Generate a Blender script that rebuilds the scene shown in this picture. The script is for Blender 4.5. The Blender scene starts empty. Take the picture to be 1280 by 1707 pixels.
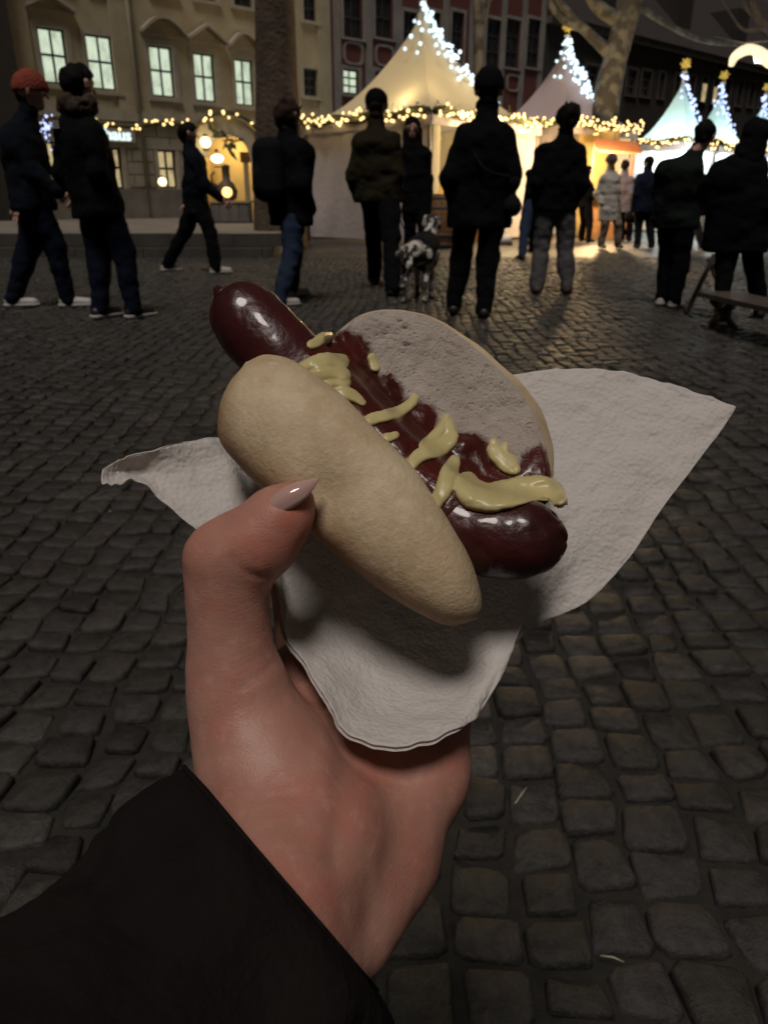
import bpy, math, random
import numpy as np
from mathutils import Vector
from mathutils.bvhtree import BVHTree
R = math.radians
random.seed(7)
rng = np.random.default_rng(7)
S = bpy.context.scene
COL = S.collection

# ------------------------------------------------------------ camera, sky, sun
FPX, CX, CY = 1250.0, 640.0, 853.5
PITCH, CAMH = R(22.5), 0.88
cp, sp_ = math.cos(PITCH), math.sin(PITCH)
cam_d = bpy.data.cameras.new('camera')
cam = bpy.data.objects.new('camera', cam_d); COL.objects.link(cam)
cam.location = (0, 0, CAMH)
cam.rotation_euler = (R(90) - PITCH, 0, 0)
cam_d.sensor_fit = 'VERTICAL'; cam_d.sensor_height = 24.0
cam_d.lens = 24.0 * FPX / 1707.0
cam_d.clip_start = 0.02; cam_d.clip_end = 600
cam_d.dof.use_dof = True; cam_d.dof.focus_distance = 0.295
cam_d.dof.aperture_fstop = 15.5
S.camera = cam

SUN_EL, SUN_AZ = R(66), R(-12)          # light comes from behind the camera, high
world = bpy.data.worlds.new('World'); S.world = world; world.use_nodes = True
wt = world.node_tree; wt.nodes.clear()
wo = wt.nodes.new('ShaderNodeOutputWorld')
sky = wt.nodes.new('ShaderNodeTexSky'); sky.sky_type = 'NISHITA'; sky.sun_disc = False
sky.sun_elevation = R(-4); sky.sun_rotation = R(180)
b1 = wt.nodes.new('ShaderNodeBackground'); b1.inputs[1].default_value = 0.10
b2 = wt.nodes.new('ShaderNodeBackground'); b2.inputs[0].default_value = (1.0, 0.86, 0.74, 1)
b2.inputs[1].default_value = 0.030       # the town's own glow on the night sky
ad = wt.nodes.new('ShaderNodeAddShader')
wt.links.new(sky.outputs[0], b1.inputs[0]); wt.links.new(b1.outputs[0], ad.inputs[0])
wt.links.new(b2.outputs[0], ad.inputs[1]); wt.links.new(ad.outputs[0], wo.inputs[0])
sun_d = bpy.data.lights.new('sun', 'SUN'); sun_d.energy = 1.68; sun_d.angle = R(17)
sun_d.color = (1.0, 0.91, 0.85)
sun = bpy.data.objects.new('sun', sun_d); COL.objects.link(sun)
# direction the light travels
_ld = Vector((-math.sin(SUN_AZ) * math.cos(SUN_EL), math.cos(SUN_AZ) * math.cos(SUN_EL), -math.sin(SUN_EL)))
sun.rotation_euler = _ld.to_track_quat('-Z', 'Y').to_euler()
S.view_settings.view_transform = 'Standard'; S.view_settings.look = 'None'
S.view_settings.exposure = 0.0; S.view_settings.gamma = 1.0
S.view_settings.use_curve_mapping = False
S.cycles.use_denoising = True
S.cycles.sample_clamp_indirect = 4.0
S.cycles.max_bounces = 6; S.cycles.diffuse_bounces = 3; S.cycles.glossy_bounces = 3
S.cycles.transmission_bounces = 4; S.cycles.caustics_reflective = False; S.cycles.caustics_refractive = False

# ------------------------------------------------------------ helpers
F_ = np.array([0, cp, -sp_]); U_ = np.array([0, sp_, cp]); R_ = np.array([1.0, 0, 0])
CAM = np.array([0, 0, CAMH])
def ray(x, y): return F_ + R_ * ((x - CX) / FPX) + U_ * ((CY - y) / FPX)
def P(x, y, d): return CAM + ray(x, y) * d
def ground(x, y, z=0.0):
    r = ray(x, y); return CAM + r * ((z - CAMH) / r[2])
def at(x, y, Y):
    r = ray(x, y); return CAM + r * (Y / r[1])

def mesh_obj(name, V, Fc, mat=None, parent=None, smooth=True, kind=None):
    me = bpy.data.meshes.new(name)
    V = np.asarray(V, dtype=np.float32)
    if isinstance(Fc, np.ndarray) and Fc.ndim == 2:
        n, k = Fc.shape
        me.vertices.add(len(V)); me.vertices.foreach_set('co', V.ravel())
        me.loops.add(n * k); me.loops.foreach_set('vertex_index', Fc.astype(np.int32).ravel())
        me.polygons.add(n)
        me.polygons.foreach_set('loop_start', np.arange(0, n * k, k, dtype=np.int32))
        me.polygons.foreach_set('loop_total', np.full(n, k, dtype=np.int32))
        me.update(calc_edges=True); me.validate()
    else:
        me.from_pydata([tuple(map(float, v)) for v in V], [], [tuple(int(i) for i in f) for f in Fc]); me.update()
    if smooth:
        me.polygons.foreach_set('use_smooth', np.ones(len(me.polygons), dtype=bool))
    if mat:
        me.materials.append(mat)
    o = bpy.data.objects.new(name, me); COL.objects.link(o)
    if parent: o.parent = parent
    if kind: o['kind'] = kind
    return o
def tag(o, label=None, cat=None, group=None, kind=None):
    if label: o['label'] = label
    if cat: o['category'] = cat
    if group: o['group'] = group
    if kind: o['kind'] = kind
    return o
def empty(name, loc=(0, 0, 0), rz=0.0):
    o = bpy.data.objects.new(name, None); COL.objects.link(o)
    o.location = tuple(float(v) for v in loc); o.rotation_euler = (0, 0, rz); o.empty_display_size = .1
    return o

class MB:
    """collects simple shapes into one mesh"""
    def __init__(s): s.v = []; s.f = []
    def add(s, V, Fc):
        b = len(s.v); s.v += [tuple(map(float, v)) for v in V]; s.f += [tuple(int(i) + b for i in f) for f in Fc]; return s
    def box(s, x0, x1, y0, y1, z0, z1, bev=0.0):
        V = [(x0,y0,z0),(x1,y0,z0),(x1,y1,z0),(x0,y1,z0),(x0,y0,z1),(x1,y0,z1),(x1,y1,z1),(x0,y1,z1)]
        return s.add(V, [(0,3,2,1),(4,5,6,7),(0,1,5,4),(1,2,6,5),(2,3,7,6),(3,0,4,7)])
    def tube(s, pts, rad, n=8, cap=True):
        pts = [np.array(p, float) for p in pts]; m = len(pts)
        if not hasattr(rad, '__len__'): rad = [rad] * m
        V = []; prev = None
        for i, p in enumerate(pts):
            t = pts[min(i+1, m-1)] - pts[max(i-1, 0)]; t = t / (np.linalg.norm(t) + 1e-9)
            if prev is None:
                a = np.array([0, 0, 1.0]) if abs(t[2]) < .9 else np.array([1.0, 0, 0])
                u = np.cross(t, a)
            else: u = prev - t * np.dot(prev, t)
            u /= np.linalg.norm(u) + 1e-9; prev = u; w = np.cross(t, u)
            for k in range(n):
                an = 2 * math.pi * k / n
                V.append(p + (u * math.cos(an) + w * math.sin(an)) * rad[i])
        Fc = [(i*n+k, i*n+(k+1) % n, (i+1)*n+(k+1) % n, (i+1)*n+k) for i in range(m-1) for k in range(n)]
        if cap: Fc += [tuple(range(n-1, -1, -1)), tuple((m-1)*n+k for k in range(n))]
        return s.add(V, Fc)
    def lathe(s, prof, c=(0, 0, 0), n=16):
        m = len(prof); V = []
        for r, z in prof:
            for k in range(n):
                a = 2*math.pi*k/n; V.append((c[0]+r*math.cos(a), c[1]+r*math.sin(a), c[2]+z))
        Fc = [(i*n+k, i*n+(k+1) % n, (i+1)*n+(k+1) % n, (i+1)*n+k) for i in range(m-1) for k in range(n)]
        Fc += [tuple(range(n-1, -1, -1)), tuple((m-1)*n+k for k in range(n))]
        return s.add(V, Fc)
    def ball(s, c, r, n=8, m=6, sc=(1, 1, 1)):
        prof = [(max(r*math.sin(math.pi*i/m), r*.02), -r*math.cos(math.pi*i/m)) for i in range(m+1)]
        V = []
        for rr, z in prof:
            for k in range(n):
                a = 2*math.pi*k/n; V.append((c[0]+rr*math.cos(a)*sc[0], c[1]+rr*math.sin(a)*sc[1], c[2]+z*sc[2]))
        Fc = [(i*n+k, i*n+(k+1) % n, (i+1)*n+(k+1) % n, (i+1)*n+k) for i in range(m) for k in range(n)]
        Fc += [tuple(range(n-1, -1, -1)), tuple(m*n+k for k in range(n))]
        return s.add(V, Fc)
    def build(s, name, mat, parent=None, smooth=False, kind=None):
        return mesh_obj(name, s.v, s.f, mat, parent, smooth, kind)

def catmull(pts, n):
    pts = np.array(pts, float); m = len(pts)
    out = []
    for q in np.linspace(0, m - 1, n):
        i = min(int(q), m - 2); t = q - i
        p0 = pts[i-1] if i > 0 else 2*pts[0]-pts[1]
        p1, p2 = pts[i], pts[i+1]
        p3 = pts[i+2] if i + 2 < m else 2*pts[m-1]-pts[m-2]
        out.append(.5*((2*p1)+(-p0+p2)*t+(2*p0-5*p1+4*p2-p3)*t*t+(-p0+3*p1-3*p2+p3)*t**3))
    return np.array(out)

# value noise in numpy
def vnoise(p, seed=0):
    p = np.asarray(p, float); i = np.floor(p).astype(np.int64); f = p - i; f = f*f*(3-2*f)
    def h(a, b, c):
        n = (a*374761393 + b*668265263 + c*2147483647 + seed*974634777) & 0xffffffff
        n = ((n ^ (n >> 13)) * 1274126177) & 0xffffffff
        return ((n ^ (n >> 16)) & 0xffff) / 65535.0
    x, y, z = i[..., 0], i[..., 1], i[..., 2]; u, v, w = f[..., 0], f[..., 1], f[..., 2]
    l = lambda a, b, t: a + (b-a)*t
    return l(l(l(h(x,y,z),h(x+1,y,z),u), l(h(x,y+1,z),h(x+1,y+1,z),u), v),
             l(l(h(x,y,z+1),h(x+1,y,z+1),u), l(h(x,y+1,z+1),h(x+1,y+1,z+1),u), v), w)*2-1

# signed-distance modelling: tapered capsules with smooth union, meshed by surface nets
def sdf_mesh(prims, vox, k=.02, post=None, pad=.02):
    """prims: list of (a, b, ra, rb) or (a, b, ra, rb, 'cut') ; optional flattening via dict"""
    A = [np.array(p[0], float) for p in prims]; B = [np.array(p[1], float) for p in prims]
    lo = np.min([np.minimum(a, b) - max(p[2], p[3]) for a, b, p in zip(A, B, prims)], axis=0) - pad
    hi = np.max([np.maximum(a, b) + max(p[2], p[3]) for a, b, p in zip(A, B, prims)], axis=0) + pad
    n = np.ceil((hi - lo) / vox).astype(int) + 1
    ax = [lo[i] + vox*np.arange(n[i]) for i in range(3)]
    D = np.full(tuple(n), .5, dtype=np.float32)
    for a, b, p in zip(A, B, prims):
        m = max(p[2], p[3]) + k*1.5 + vox*3
        cut = len(p) > 4 and p[4] == 'cut'
        l2 = np.clip(((np.minimum(a, b) - m - lo)/vox).astype(int), 0, n-1); h2 = np.clip(((np.maximum(a, b)+m-lo)/vox).astype(int)+2, 1, n)
        sl = tuple(slice(l2[i], h2[i]) for i in range(3))
        X, Y, Z = np.meshgrid(ax[0][sl[0]], ax[1][sl[1]], ax[2][sl[2]], indexing='ij', sparse=True)
        ab = b - a; L = float(ab @ ab) + 1e-12
        t = np.clip(((X-a[0])*ab[0]+(Y-a[1])*ab[1]+(Z-a[2])*ab[2])/L, 0, 1)
        d = np.sqrt((X-a[0]-t*ab[0])**2+(Y-a[1]-t*ab[1])**2+(Z-a[2]-t*ab[2])**2) - (p[2] + (p[3]-p[2])*t)
        cur = D[sl]
        if cut:
            kk = p[5] if len(p) > 5 else k*.5
            h = np.clip(.5 - .5*(cur + d)/kk, 0, 1); D[sl] = cur*(1-h) + (-d)*h + kk*h*(1-h)
        else:
            kk = p[5] if len(p) > 5 else k
            h = np.clip(.5 + .5*(cur-d)/kk, 0, 1); D[sl] = cur*(1-h) + d*h - kk*h*(1-h)
    if post is not None:
        X, Y, Z = np.meshgrid(*ax, indexing='ij'); D = post(D, X, Y, Z).astype(np.float32)
    s = D < 0
    c = np.zeros(tuple(n-1), dtype=np.int8)
    for i in (0, 1):
        for j in (0, 1):
            for l in (0, 1): c += s[i:n[0]-1+i, j:n[1]-1+j, l:n[2]-1+l]
    act = (c > 0) & (c < 8)
    idx = np.full(act.shape, -1, dtype=np.int64); I = np.argwhere(act); idx[act] = np.arange(len(I))
    acc = np.zeros((len(I), 3)); cnt = np.zeros(len(I))
    cor = [(i, j, l) for i in (0, 1) for j in (0, 1) for l in (0, 1)]
    for c0 in cor:
        for axi in range(3):
            if c0[axi]: continue
            c1 = list(c0); c1[axi] = 1
            d0 = D[I[:,0]+c0[0], I[:,1]+c0[1], I[:,2]+c0[2]]; d1 = D[I[:,0]+c1[0], I[:,1]+c1[1], I[:,2]+c1[2]]
            m = (d0 < 0) != (d1 < 0)
            t = d0[m]/(d0[m]-d1[m]); pt = np.tile(np.array(c0, float), (m.sum(), 1)); pt[:, axi] += t
            acc[m] += pt; cnt[m] += 1
    V = lo + vox*(I + acc/np.maximum(cnt, 1)[:, None])
    Q = []
    for axi in range(3):
        sl0 = [slice(1, -1)]*3; sl1 = [slice(1, -1)]*3
        sl0[axi] = slice(0, -1); sl1[axi] = slice(1, None)
        s0 = s[tuple(sl0)]; s1 = s[tuple(sl1)]
        e = np.argwhere(s0 != s1); fl = s0[tuple(e.T)]
        o = np.ones(3, int); o[axi] = 0; e = e + o
        u = [0, 0, 0]; w = [0, 0, 0]; u[(axi+1) % 3] = 1; w[(axi+2) % 3] = 1; u = np.array(u); w = np.array(w)
        g = lambda q: idx[q[:,0], q[:,1], q[:,2]]
        q = np.stack([g(e-u-w), g(e-w), g(e), g(e-u)], 1)
        q[~fl] = q[~fl][:, ::-1]; Q.append(q)
    Q = np.concatenate(Q); Q = Q[(Q >= 0).all(1)]
    return V, Q
def join_vf(parts):
    V = []; Q = []; b = 0
    for v, q in parts: V.append(v); Q.append(np.asarray(q)+b); b += len(v)
    return np.concatenate(V), np.concatenate(Q)

# ------------------------------------------------------------ materials
def mat(name, col, rough=.7, col2=None, nscale=8, bump=0.0, bscale=60, spec=.5, coat=0, metal=0, sss=0, sheen=0,
        emit=None, estr=0, trans=0, detail=4, cmix=(.35, .65), bdist=.01, coatr=.1):
    m = bpy.data.materials.new(name); m.use_nodes = True; t = m.node_tree; b = t.nodes['Principled BSDF']
    b.inputs['Base Color'].default_value = (*col, 1); b.inputs['Roughness'].default_value = rough
    b.inputs['Specular IOR Level'].default_value = spec; b.inputs['Metallic'].default_value = metal
    b.inputs['Coat Weight'].default_value = coat; b.inputs['Coat Roughness'].default_value = coatr
    b.inputs['Sheen Weight'].default_value = sheen
    if sss:
        b.inputs['Subsurface Weight'].default_value = sss; b.inputs['Subsurface Scale'].default_value = .006
        b.inputs['Subsurface Radius'].default_value = (1, .35, .2)
    tc = t.nodes.new('ShaderNodeTexCoord')
    if col2 is not None:
        n = t.nodes.new('ShaderNodeTexNoise'); n.inputs['Scale'].default_value = nscale; n.inputs['Detail'].default_value = detail
        r = t.nodes.new('ShaderNodeValToRGB'); r.color_ramp.elements[0].position = cmix[0]; r.color_ramp.elements[1].position = cmix[1]
        r.color_ramp.elements[0].color = (*col, 1); r.color_ramp.elements[1].color = (*col2, 1)
        t.links.new(tc.outputs['Object'], n.inputs['Vector']); t.links.new(n.outputs[0], r.inputs[0]); t.links.new(r.outputs[0], b.inputs['Base Color'])
    if bump:
        n = t.nodes.new('ShaderNodeTexNoise'); n.inputs['Scale'].default_value = bscale; n.inputs['Detail'].default_value = 5
        bp = t.nodes.new('ShaderNodeBump'); bp.inputs['Strength'].default_value = bump; bp.inputs['Distance'].default_value = bdist
        t.links.new(tc.outputs['Object'], n.inputs['Vector']); t.links.new(n.outputs[0], bp.inputs['Height']); t.links.new(bp.outputs[0], b.inputs['Normal'])
    if trans:
        out = t.nodes['Material Output']; tr = t.nodes.new('ShaderNodeBsdfTranslucent'); tr.inputs[0].default_value = (*(col2 or col), 1)
        mx = t.nodes.new('ShaderNodeMixShader'); mx.inputs[0].default_value = trans
        t.links.new(b.outputs[0], mx.inputs[1]); t.links.new(tr.outputs[0], mx.inputs[2]); t.links.new(mx.outputs[0], out.inputs[0])
    if emit is not None:
        b.inputs['Emission Color'].default_value = (*emit, 1); b.inputs['Emission Strength'].default_value = estr
        m.cycles.emission_sampling = 'NONE'
    return m

M = {}
M['joint'] = mat('joint_soil', (.011, .010, .008), .95, (.021, .019, .013), 30, .6, 90)
M['plaster'] = mat('beige_plaster', (.42, .36, .235), .9, (.33, .28, .18), 1.2, .25, 25)
M['stone'] = mat('sandstone', (.35, .31, .23), .9, (.27, .24, .18), 2.0, .3, 30)
M['trim'] = mat('pale_trim', (.40, .36, .28), .85, (.33, .29, .22), 3, .15, 30)
M['red'] = mat('oxblood_plaster', (.13, .034, .026), .9, (.10, .028, .022), 1.5, .2, 20)
M['greytrim'] = mat('grey_trim', (.26, .23, .20), .85, (.19, .17, .15), 2, .15, 25)
M['darkwall'] = mat('dark_wall', (.040, .032, .024), .9, (.026, .022, .018), 1.0, .2, 20)  # very dark brown, mottled base colour
M['darktrim'] = mat('dark_trim', (.12, .10, .08), .9, (.08, .07, .06), 2, .2, 25)
M['rooftile'] = mat('roof_tile', (.035, .025, .02), .85, (.022, .018, .016), 4, .5, 30)
M['darkframe'] = mat('dark_frame', (.03, .035, .035), .5)
M['pane_lit'] = mat('lit_pane', (.3, .35, .3), .3, emit=(.86, 1.0, .80), estr=.82)
M['pane_warm'] = mat('warm_pane', (.3, .3, .2), .3, emit=(1.0, .82, .45), estr=.30)
M['pane_dark'] = mat('dark_pane', (.012, .013, .015), .25, (.03, .028, .025), 3)
M['bark'] = mat('bark', (.060, .042, .028), .95, (.10, .072, .048), 4, .8, 14, bdist=.04)
M['bark2'] = mat('plane_bark', (.042, .040, .034), .95, (.12, .12, .10), 3.5, .5, 14, cmix=(.45, .6), bdist=.03)
M['wallcloth'] = mat('tent_side_cloth', (.54, .50, .51), .8, (.44, .41, .42), 1.5, .35, 9, trans=.12, bdist=.05)
M['roof_warm'] = mat('tent_roof_cream', (.74, .68, .52), .7, (.68, .62, .46), 1.2, .1, 12, trans=.45)
M['roof_lav'] = mat('tent_roof_greylilac', (.42, .38, .42), .7, (.38, .34, .38), 1.2, .1, 12, trans=.2)
M['roof_teal'] = mat('tent_roof_paleteal', (.62, .74, .68), .7, (.58, .70, .64), 1.2, .1, 12, trans=.45)
M['warmbulb'] = mat('warm_bulb', (.8, .6, .3), .4, emit=(1.0, .66, .26), estr=2.6)
M['coldbulb'] = mat('cold_bulb', (.7, .8, .9), .4, emit=(.62, .88, 1.0), estr=1.5)
M['bluebulb'] = mat('blue_bulb', (.5, .6, .9), .4, emit=(.52, .62, 1.0), estr=1.5)
M['needles'] = mat('fir_needles', (.04, .05, .02), .9, (.09, .075, .03), 20)
M['gold'] = mat('glowing_gold', (.65, .45, .08), .35, metal=.4, emit=(1, .7, .15), estr=.22)  # gold finish with a faint glow put into the material
M['wood'] = mat('brown_wood', (.17, .085, .034), .5, (.26, .13, .05), 9, .3, 40)
M['darkwood'] = mat('dark_wood', (.050, .038, .030), .6, (.075, .058, .045), 9, .3, 40)
M['metal'] = mat('dull_metal', (.20, .19, .18), .45, metal=.8)
M['counter'] = mat('grey_counter', (.13, .13, .12), .7, (.10, .10, .10), 4)
M['yellow'] = mat('yellow_plaster', (.60, .45, .18), .8, (.55, .40, .15), 2)
M['white'] = mat('white_paint', (.72, .70, .66), .6)
M['orange'] = mat('orange_cloth', (.50, .17, .06), .8, (.42, .14, .05), 3)
M['lampglass'] = mat('lit_lamp_glass', (.9, .8, .6), .4, emit=(1, .80, .44), estr=2.4)
M['lampwhite'] = mat('lit_white_lamp', (.9, .9, .9), .4, emit=(1, .95, .82), estr=2.6)
M['lampamber'] = mat('lit_amber_lamp', (.9, .6, .2), .4, emit=(1, .55, .16), estr=3)
M['glowwhite'] = mat('white_glow', (.8, .9, .9), .4, emit=(.80, .97, 1.0), estr=2.2)
# ------------------------------------------------------------ ground and cobbles
def cobble_mat():
    m = bpy.data.materials.new('cobble_stone'); m.use_nodes = True; t = m.node_tree; b = t.nodes['Principled BSDF']
    ge = t.nodes.new('ShaderNodeNewGeometry'); tc = t.nodes.new('ShaderNodeTexCoord')
    at_ = t.nodes.new('ShaderNodeAttribute'); at_.attribute_name = 'tone'
    oi = t.nodes.new('ShaderNodeObjectInfo')
    cr = t.nodes.new('ShaderNodeValToRGB'); e = cr.color_ramp.elements
    e[0].position = 0; e[0].color = (.017, .0155, .014, 1); e[1].position = 1; e[1].color = (.050, .046, .041, 1)
    for p, c in ((.3, (.028, .026, .021, 1)), (.55, (.032, .030, .029, 1)), (.8, (.037, .032, .026, 1))):
        q = e.new(p); q.color = c
    t.links.new(at_.outputs['Fac'], cr.inputs[0])
    n = t.nodes.new('ShaderNodeTexNoise'); n.inputs['Scale'].default_value = 38; n.inputs['Detail'].default_value = 7; n.inputs['Roughness'].default_value = .7
    n2 = t.nodes.new('ShaderNodeTexNoise'); n2.inputs['Scale'].default_value = 260; n2.inputs['Detail'].default_value = 3
    t.links.new(ge.outputs['Position'], n.inputs['Vector']); t.links.new(ge.outputs['Position'], n2.inputs['Vector'])
    mr = t.nodes.new('ShaderNodeMapRange'); mr.inputs[1].default_value = .3; mr.inputs[2].default_value = .7; mr.inputs[3].default_value = .48; mr.inputs[4].default_value = 1.6
    t.links.new(n.outputs[0], mr.inputs[0])
    mx = t.nodes.new('ShaderNodeMix'); mx.data_type = 'RGBA'; mx.blend_type = 'MULTIPLY'; mx.inputs[0].default_value = 1
    t.links.new(cr.outputs[0], mx.inputs[6]); t.links.new(mr.outputs[0], mx.inputs[7]); t.links.new(mx.outputs[2], b.inputs['Base Color'])
    b.inputs['Roughness'].default_value = .50; b.inputs['Specular IOR Level'].default_value = .4
    ad2 = t.nodes.new('ShaderNodeMath'); ad2.operation = 'MULTIPLY_ADD'; ad2.inputs[1].default_value = .25
    t.links.new(n2.outputs[0], ad2.inputs[0]); t.links.new(n.outputs[0], ad2.inputs[2])
    bp = t.nodes.new('ShaderNodeBump'); bp.inputs['Strength'].default_value = .9; bp.inputs['Distance'].default_value = .008
    t.links.new(ad2.outputs[0], bp.inputs['Height']); t.links.new(bp.outputs[0], b.inputs['Normal'])
    return m
M['cobble'] = cobble_mat()
def far_ground_mat():
    m = bpy.data.materials.new('square_ground'); m.use_nodes = True; t = m.node_tree; b = t.nodes['Principled BSDF']
    ge = t.nodes.new('ShaderNodeNewGeometry')
    v = t.nodes.new('ShaderNodeTexVoronoi'); v.feature = 'DISTANCE_TO_EDGE'; v.inputs['Scale'].default_value = 9.5; v.inputs['Randomness'].default_value = .55
    v2 = t.nodes.new('ShaderNodeTexVoronoi'); v2.inputs['Scale'].default_value = 9.5; v2.inputs['Randomness'].default_value = .55
    t.links.new(ge.outputs['Position'], v.inputs['Vector']); t.links.new(ge.outputs['Position'], v2.inputs['Vector'])
    r = t.nodes.new('ShaderNodeValToRGB'); r.color_ramp.elements[0].position = .02; r.color_ramp.elements[1].position = .10
    r.color_ramp.elements[0].color = (.012, .010, .008, 1); r.color_ramp.elements[1].color = (.044, .039, .033, 1)
    t.links.new(v.outputs['Distance'], r.inputs[0]); t.links.new(r.outputs[0], b.inputs['Base Color'])
    b.inputs['Roughness'].default_value = .5
    bp = t.nodes.new('ShaderNodeBump'); bp.inputs['Strength'].default_value = .8; bp.inputs['Distance'].default_value = .02
    mr = t.nodes.new('ShaderNodeMapRange'); mr.inputs[2].default_value = .14
    t.links.new(v.outputs['Distance'], mr.inputs[0]); t.links.new(mr.outputs[0], bp.inputs['Height']); t.links.new(bp.outputs[0], b.inputs['Normal'])
    return m
M['farground'] = far_ground_mat()
NEAR_Y = 13.6
g = MB()
g.v = [(-90, -40, -.0125), (110, -40, -.0125), (110, NEAR_Y, -.0125), (-90, NEAR_Y, -.0125)]; g.f = [(0, 1, 2, 3)]
square = g.build('cobbled_ground', M['joint']); tag(square, kind='structure')
g = MB(); g.add([(-90, NEAR_Y, -.006), (130, NEAR_Y, -.006), (130, 190, -.006), (-90, 190, -.006)], [(0, 1, 2, 3)])
farsq = g.build('far_ground', M['farground']); tag(farsq, kind='structure')

CW, CL = .090, .087
def cob_y(c, r, s):
    yo = .050*vnoise(np.stack([c*.93+11, r*.21, s*0+3.3], -1), 3) + .05*vnoise(np.stack([c*.11, r*.05, s*0+1.3], -1), 5)
    return .42 + r*CL + yo + .02*vnoise(np.stack([c+s*.5, r*1.0, s*0+7.3], -1), 9) + .05*np.sin(c*CW*1.7+.6)
def cob_x(c, r):
    return c*CW + .05*vnoise(np.stack([c*.07, r*.06, c*0+.5], -1), 1) + .024*vnoise(np.stack([c*.8, r*.30, c*0+2.5], -1), 2) + .017*vnoise(np.stack([c*1.7, r*.95, c*0+8.5], -1), 6) + .04*np.sin(r*CL*1.1) 
cc = []
for r in range(-3, int((NEAR_Y-.42)/CL)-1):
    y = .42 + r*CL; w = .62*y + .55
    for c in range(int(-w/CW), int(w/CW)+1): cc.append((c, r))
cc = np.array(cc, float); NC = len(cc); c_, r_ = cc[:, 0], cc[:, 1]; z0_ = c_*0
X00 = cob_x(c_, r_); X10 = cob_x(c_+1, r_); X01 = cob_x(c_, r_+1); X11 = cob_x(c_+1, r_+1)
Y0a = cob_y(c_, r_, z0_); Y0b = cob_y(c_, r_, z0_+1); Y1a = cob_y(c_, r_+1, z0_); Y1b = cob_y(c_, r_+1, z0_+1)
Q4 = np.stack([np.stack([X00, Y0a], -1), np.stack([X10, Y0b], -1), np.stack([X11, Y1b], -1), np.stack([X01, Y1a], -1)], 1)
cen = Q4.mean(1, keepdims=True)
gap = (.0036 + .0026*rng.random((NC, 1, 1)))*np.array([1.0, 1.4])
rel = Q4 - cen; ln = np.abs(rel).mean((1, 2), keepdims=True)
rel = rel*(1 - gap/ln*1.0) + (rng.random(rel.shape)-.5)*.014
cut = .09 + .19*rng.random((NC, 4))
O8 = []
for i in range(4):
    a = rel[:, i]; nx = rel[:, (i+1) % 4]; pv = rel[:, i-1]; k = cut[:, i:i+1]
    O8.append(a + (pv-a)*k*.62); O8.append(a + (nx-a)*k*.62)
O8 = np.stack(O8, 1); O8 += (rng.random(O8.shape)-.5)*.0065
def ring(sc, z): return np.concatenate([O8*sc, np.broadcast_to(z, (NC, 8, 1))], 2)
zt = (rng.random((NC, 1, 1))-.5)*.011
til = (rng.random((NC, 1, 2))-.5)*.16
def rz(sc, z):
    q = ring(sc, z + zt); q[..., 2:] += (q[..., :2]*til).sum(-1, keepdims=True); return q
CV = np.concatenate([ring(1.0, -.030), rz(1.0, -.012), rz(.965, -.0028), rz(.86, .0004), (lambda q: q[:, :1]*0 + q.mean(1, keepdims=True))(rz(.3, .0022))], 1)
CV[:, 16:32, 2] += (rng.random((NC, 16))-.5)*.0022
cen3 = np.concatenate([cen, np.zeros((NC, 1, 1))], 2)
FQ = []
for k in range(3):
    for i in range(8): FQ.append((k*8+i, k*8+(i+1) % 8, (k+1)*8+(i+1) % 8, (k+1)*8+i))
FT = [(24+i, 24+(i+1) % 8, 32) for i in range(8)]
FT4 = [(a, b, c, c) for a, b, c in FT]
# project to rank by how large each stone shows
wc = cen3[:, 0]; rel_c = wc - CAM; dz = rel_c @ F_
sx = CX + FPX*(rel_c @ R_)/dz; sy = CY - FPX*(rel_c @ U_)/dz
hid = ((sx > 330) & (sx < 800) & (sy > 560) & (sy < 1640)) | ((sy > 1290) & (sx < 300+(sy-1290)*.9) & (sx > 330-(sy-1290)*1.2)) | ((sx > 700) & (sx < 1090) & (sy > 640) & (sy < 960)) | ((sx > 230) & (sx < 400) & (sy > 760) & (sy < 860))
score = np.where((dz > .2) & (sx > -40) & (sx < 1320) & (sy > 300) & (sy < 1760) & ~hid, 1/np.maximum(dz, .1)**2/np.maximum(rel_c[:, 1], .1), 0)
order = np.argsort(-score)[:300]; pick = np.zeros(NC, bool); pick[order] = True
tone = np.clip(.5 + .28*rng.standard_normal(NC), 0, 1)
def settone(o, arr):
    a = o.data.attributes.new('tone', 'FLOAT', 'POINT'); a.data.foreach_set('value', arr.astype(np.float32))
for i in order:
    me = bpy.data.meshes.new('cobble'); me.from_pydata(CV[i].tolist(), [], FQ + FT); me.materials.append(M['cobble'])
    me.polygons.foreach_set('use_smooth', np.ones(len(me.polygons), dtype=bool))
    o = bpy.data.objects.new('cobble', me); COL.objects.link(o); o.location = cen3[i, 0]; o.parent = square
    settone(o, np.full(33, tone[i]))
rest = np.where(~pick)[0]
V = (CV[rest] + cen3[rest]).reshape(-1, 3)
base = (np.arange(len(rest))*33)[:, None]
FQa = (np.array(FQ)[None] + base[..., None]).reshape(-1, 4); FTa = (np.array(FT)[None] + base[..., None]).reshape(-1, 3)
me = bpy.data.meshes.new('more_cobbles'); me.vertices.add(len(V)); me.vertices.foreach_set('co', V.astype(np.float32).ravel())
nl = FQa.size + FTa.size; me.loops.add(nl)
me.loops.foreach_set('vertex_index', np.concatenate([FQa.ravel(), FTa.ravel()]).astype(np.int32))
me.polygons.add(len(FQa)+len(FTa))
me.polygons.foreach_set('loop_start', np.concatenate([np.arange(0, FQa.size, 4), FQa.size + np.arange(0, FTa.size, 3)]).astype(np.int32))
me.polygons.foreach_set('loop_total', np.concatenate([np.full(len(FQa), 4), np.full(len(FTa), 3)]).astype(np.int32))
me.update(calc_edges=True); me.polygons.foreach_set('use_smooth', np.ones(len(me.polygons), dtype=bool)); me.materials.append(M['cobble'])
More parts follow.
